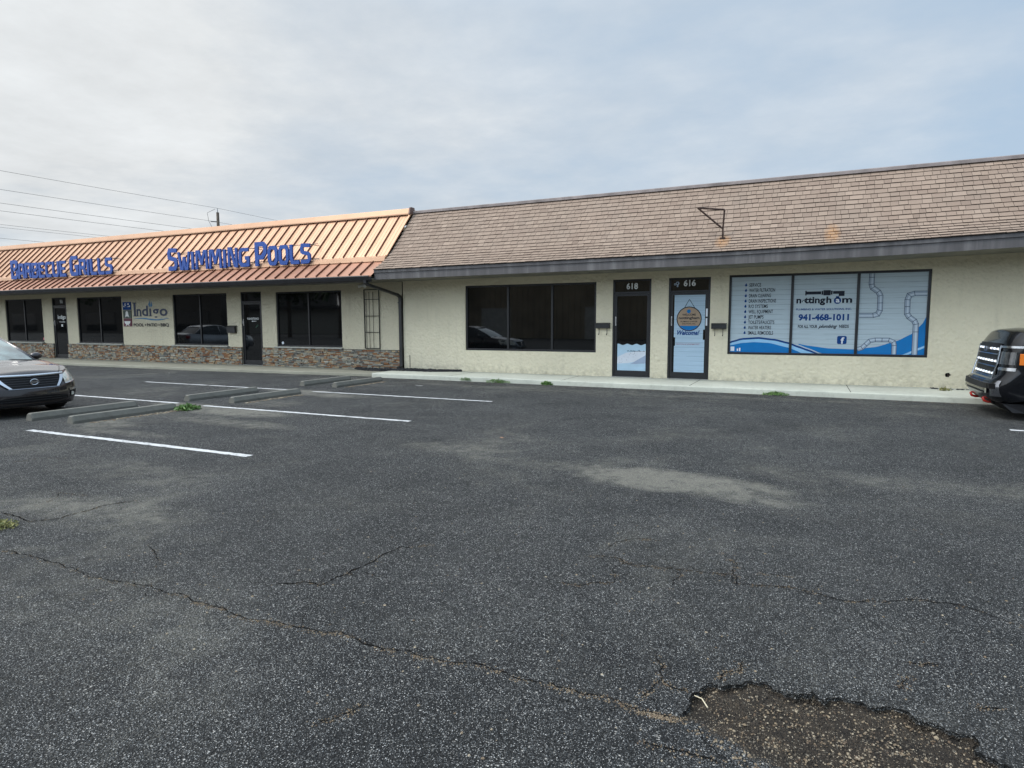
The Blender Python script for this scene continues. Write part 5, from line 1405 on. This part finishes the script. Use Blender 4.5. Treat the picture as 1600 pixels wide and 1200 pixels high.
wire(-53.0, 11.5, 'second overhead cable from the top, meeting the pole on its small arm', r=.012)
wire(-52.8, 10.5, 'third overhead cable from the top, passing just below the pole arm', r=.012)
wire(-52.8, 9.95, 'fourth overhead cable from the top, dipping behind the copper roof', r=.012)
wire(-52.8, 8.98, 'fifth overhead cable, upper of the close lower pair', r=.010)
wire(-52.8, 8.78, 'sixth overhead cable, lower of the close pair', r=.009)
wire(-52.8, 8.0, 'lowest overhead cable, just above the copper ridge', r=.010)

# ============================================================ WEEDS AND SMALL LITTER
def weed(name, lab, x, y, z, w, h, n, m, cat_='weed', dx=1.0, dy=1.0, seed=1, leaf=.02):
    rn = random.Random(seed); mb = MB()
    T = thing(name, lab, cat_, (x, y, z), 0, 'weeds growing from the joints')
    for k in range(n):
        a = rn.uniform(0, 2 * pi); d = rn.random() ** .7; bx, by = cos(a) * d * w * dx, sin(a) * d * w * dy
        zz = rn.uniform(.1, 1) * h * (1 - .6 * d); s = leaf * rn.uniform(.5, 1.3)
        u = Vector((rn.uniform(-1, 1), rn.uniform(-1, 1), rn.uniform(-.2, .9))).normalized(); v = u.cross(Vector((rn.uniform(-1, 1), rn.uniform(-1, 1), rn.uniform(-1, 1)))).normalized()
        c = Vector((bx, by, zz))
        mb.quad(tuple(c - u * s), tuple(c + v * s * .38), tuple(c + u * s), tuple(c - v * s * .38), tone=rn.random())
    mb.build('leaves', m, T, tone=True)
    st_ = MB()
    for k in range(max(4, n // 25)):
        a = rn.uniform(0, 2 * pi); d = rn.random(); p = (cos(a) * d * w * dx * .7, sin(a) * d * w * dy * .7, h * .6); st_.tube([(0, 0, 0), (p[0] * .5, p[1] * .5, h * .35), p], .0025, 4)
    st_.build('stems', m, T, tone=True)
weed('weed_tuft', 'bright green weed at the far end of the kerb stop near the sedan', -10.35, 7.98, 0, .22, .13, 420, 'leaf', seed=3, leaf=.035)
weed('weed_tuft', 'yellow green weed clump on the asphalt at the left edge', -5.72, 2.68, 0, .16, .06, 700, 'moss', dx=1.0, dy=.8, seed=4, leaf=.012)
def ky(x): return 15.02 - .4 * (x + 11.5) / 25.5
weed('weed_tuft', 'small green weed at the kerb foot below the right pane of the dark window', -5.95, ky(-5.95) - .03, 0, .16, .13, 240, 'leaf', dy=.4, seed=5, leaf=.03)
weed('weed_tuft', 'straggling weed row at the kerb foot below the middle pane of the dark window', -7.35, ky(-7.3) - .03, 0, .36, .12, 300, 'leaf', dy=.2, seed=6, leaf=.026)
weed('weed_tuft', 'sparse weed on the kerb face left of the straggling weed row', -8.35, ky(-8.3) - .03, .03, .20, .10, 110, 'leaf', dy=.2, seed=7, leaf=.024)
weed('weed_tuft', 'low green weed at the kerb foot below the plumbing window', -.55, ky(-.55) - .03, 0, .27, .09, 330, 'leaf', dy=.35, seed=8, leaf=.028)
weed('weed_tuft', 'small yellowish weed on the pavement edge just left of the truck', 2.72, 15.95, .12, .13, .09, 110, 'moss', dy=.5, seed=9, leaf=.025)
mb = MB()
q = [(0, 0), (.035, .018), (.075, .012), (.11, .028), (.09, .0), (.12, -.018), (.07, -.02), (.03, -.03)]
mb.quad(*[(x - .06, y, .012 + .014 * abs(math.sin(x * 40))) for x, y in q], tone=.6); o = mb.build('dead_leaf', mat('dead leaf', (.36, .20, .12), .8, 0, .2, 30)); o.location = (-3.73, 7.71, 0); tag(o, 'curled reddish brown dead leaf on the open asphalt', 'leaf')
o = MB().tube([(0, 0, 0), (.035, -.03, .012), (.065, -.075, .006)], .0026, 5).build('twig', mat('pale twig', (.55, .48, .34), .8, 0, .1)); o.location = (-.375, 2.665, -.004); tag(o, 'short pale twig lying on the left rim of the pothole', 'twig')
o = MB().tube([(0, 0, 0), (.02, .05, .008), (.03, .07, .004)], .0028, 5).build('twig', 'grit'); o.location = (.21, 2.38, -.028); tag(o, 'small tan twig lying in the gravel inside the pothole', 'twig')
o = MB().quad((0, 0, .007), (.24, -.01, .007), (.22, .035, .007), (.03, .03, .007)).build('litter', 'white'); o.location = (-8.95, 13.4, 0); tag(o, 'small white scrap of litter on the asphalt below the dark window', 'litter')
o = MB().quad((0, 0, .007), (.10, -.01, .02), (.12, .05, .007), (.03, .06, .012)).build('litter', 'white'); o.location = (-18.5, 13.6, 0); tag(o, 'tiny white scrap of litter on the asphalt before the entrance door', 'litter')

# ============================================================ ACROSS THE LOT (seen mirrored in the shop windows)
T = thing('warehouse', 'tan ribbed metal building across the lot mirrored in the dark windows', 'building', (0, 0, 0))
M['siding'] = mat('tan ribbed siding', (.42, .34, .23), .7, 0, .15, .6)
mb = MB(); mb.box(-37, 26, -46, -24, .0, 6.2); mb.build('wall', 'siding', T)
mb = MB(); x = -37
while x < 26: mb.box(x, x + .12, -23.998, -23.93, .0, 6.2); x += .6
mb.build('siding_ribs', 'siding', T)
mb = MB(); mb.box(-37.4, 26.4, -46.4, -23.5, 6.21, 6.5); mb.build('roof', 'dark_metal', T)
for x in (-30, -19, -8, 3): MB().box(x, x + 3.2, -23.99, -23.90, .0, 3.0).build('roller_door', mat('pale roller door', (.6, .58, .52), .6), T)
T = thing('low_building', 'low pale building across the street mirrored in the entrance windows', 'building')
MB().box(-78, -46, -60, -36, 0, 3.5).build('wall', mat('pale render', (.45, .43, .38), .8), T)
MB().box(-78.4, -45.6, -61, -35.2, 3.51, 3.95).build('roof', 'fascia', T)
T = thing('shop_row', 'long dark fronted shop row far across the street mirrored in the leftmost windows', 'building')
MB().box(-240, -79, -60, -34, 0, 7.0).build('wall', mat('brown render', (.16, .14, .12), .8), T)
MB().box(-241, -78.5, -61, -33.2, 7.01, 7.5).build('roof', 'fascia', T)
for k in range(14): MB().box(-232 + k * 11, -224.5 + k * 11, -33.99, -33.9, .4, 3.4).build('shop_window', 'glass', T)
def tree(x, y, H, Rr, lab, n=2200, seed=1, palm=False):
    rn = random.Random(seed); T = thing('palm_tree' if palm else 'tree', lab, 'tree', (x, y, 0), 0, 'trees across the lot')
    MB().tube([(0, 0, 0), (.15, .1, H * .4), (0, .2, H * .72)], .22, 8, .12).build('trunk', 'wood_pole', T)
    mb = MB()
    if palm:
        for k in range(26):
            a = rn.uniform(0, 2 * pi); el = rn.uniform(-.3, 1.1); P_ = []
            for i in range(7):
                u = i / 6; P_.append(Vector((cos(a) * Rr * u, .2 + sin(a) * Rr * u, H * .72 + sin(el) * Rr * u - Rr * .8 * u * u)))
            for p, q_ in zip(P_, P_[1:]):
                d = (q_ - p).normalized(); sd_ = d.cross(Vector((0, 0, 1))).normalized() * .35
                for sgn in (-1, 1): mb.quad(tuple(p), tuple(q_), tuple(q_ + sd_ * sgn + Vector((0, 0, -.25))), tuple(p + sd_ * sgn + Vector((0, 0, -.25))), tone=rn.random())
    else:
        cl = [(rn.gauss(0, Rr * .45), rn.gauss(0, Rr * .45), H * .72 + rn.gauss(0, Rr * .35), rn.uniform(.5, 1) * Rr * .5) for _ in range(12)]
        for _ in range(n):
            c = rn.choice(cl); d = Vector((rn.gauss(0, 1), rn.gauss(0, 1), rn.gauss(0, 1))).normalized() * c[3] * rn.random() ** .4; p = Vector(c[:3]) + d
            u = Vector((rn.uniform(-1, 1), rn.uniform(-1, 1), rn.uniform(-1, 1))).normalized(); v = u.orthogonal().normalized(); s = .22
            mb.quad(tuple(p - u * s), tuple(p + v * s * .6), tuple(p + u * s), tuple(p - v * s * .6), tone=rn.random())
    mb.build('crown', 'tree', T, tone=True)
tree(-52, -20, 9, 3.2, 'broad leafy tree across the lot left of the tan building', seed=2)
tree(-66, -27, 11, 2.8, 'tall palm across the lot beside the low pale building', seed=3, palm=True)
tree(-44, -19, 8.5, 2.4, 'palm across the lot at the corner of the tan building', seed=4, palm=True)
tree(-82, -22, 10, 4.2, 'large spreading tree far across the lot', seed=5)
tree(-34, -21.5, 7.5, 2.6, 'leafy tree before the tan metal building', seed=6)
T2 = sedan('parked_car', 'silver car parked far left and mirrored in the shop window', (-31.0, 5.0, 0), pi / 2 * 1.02, 'paint_silver')
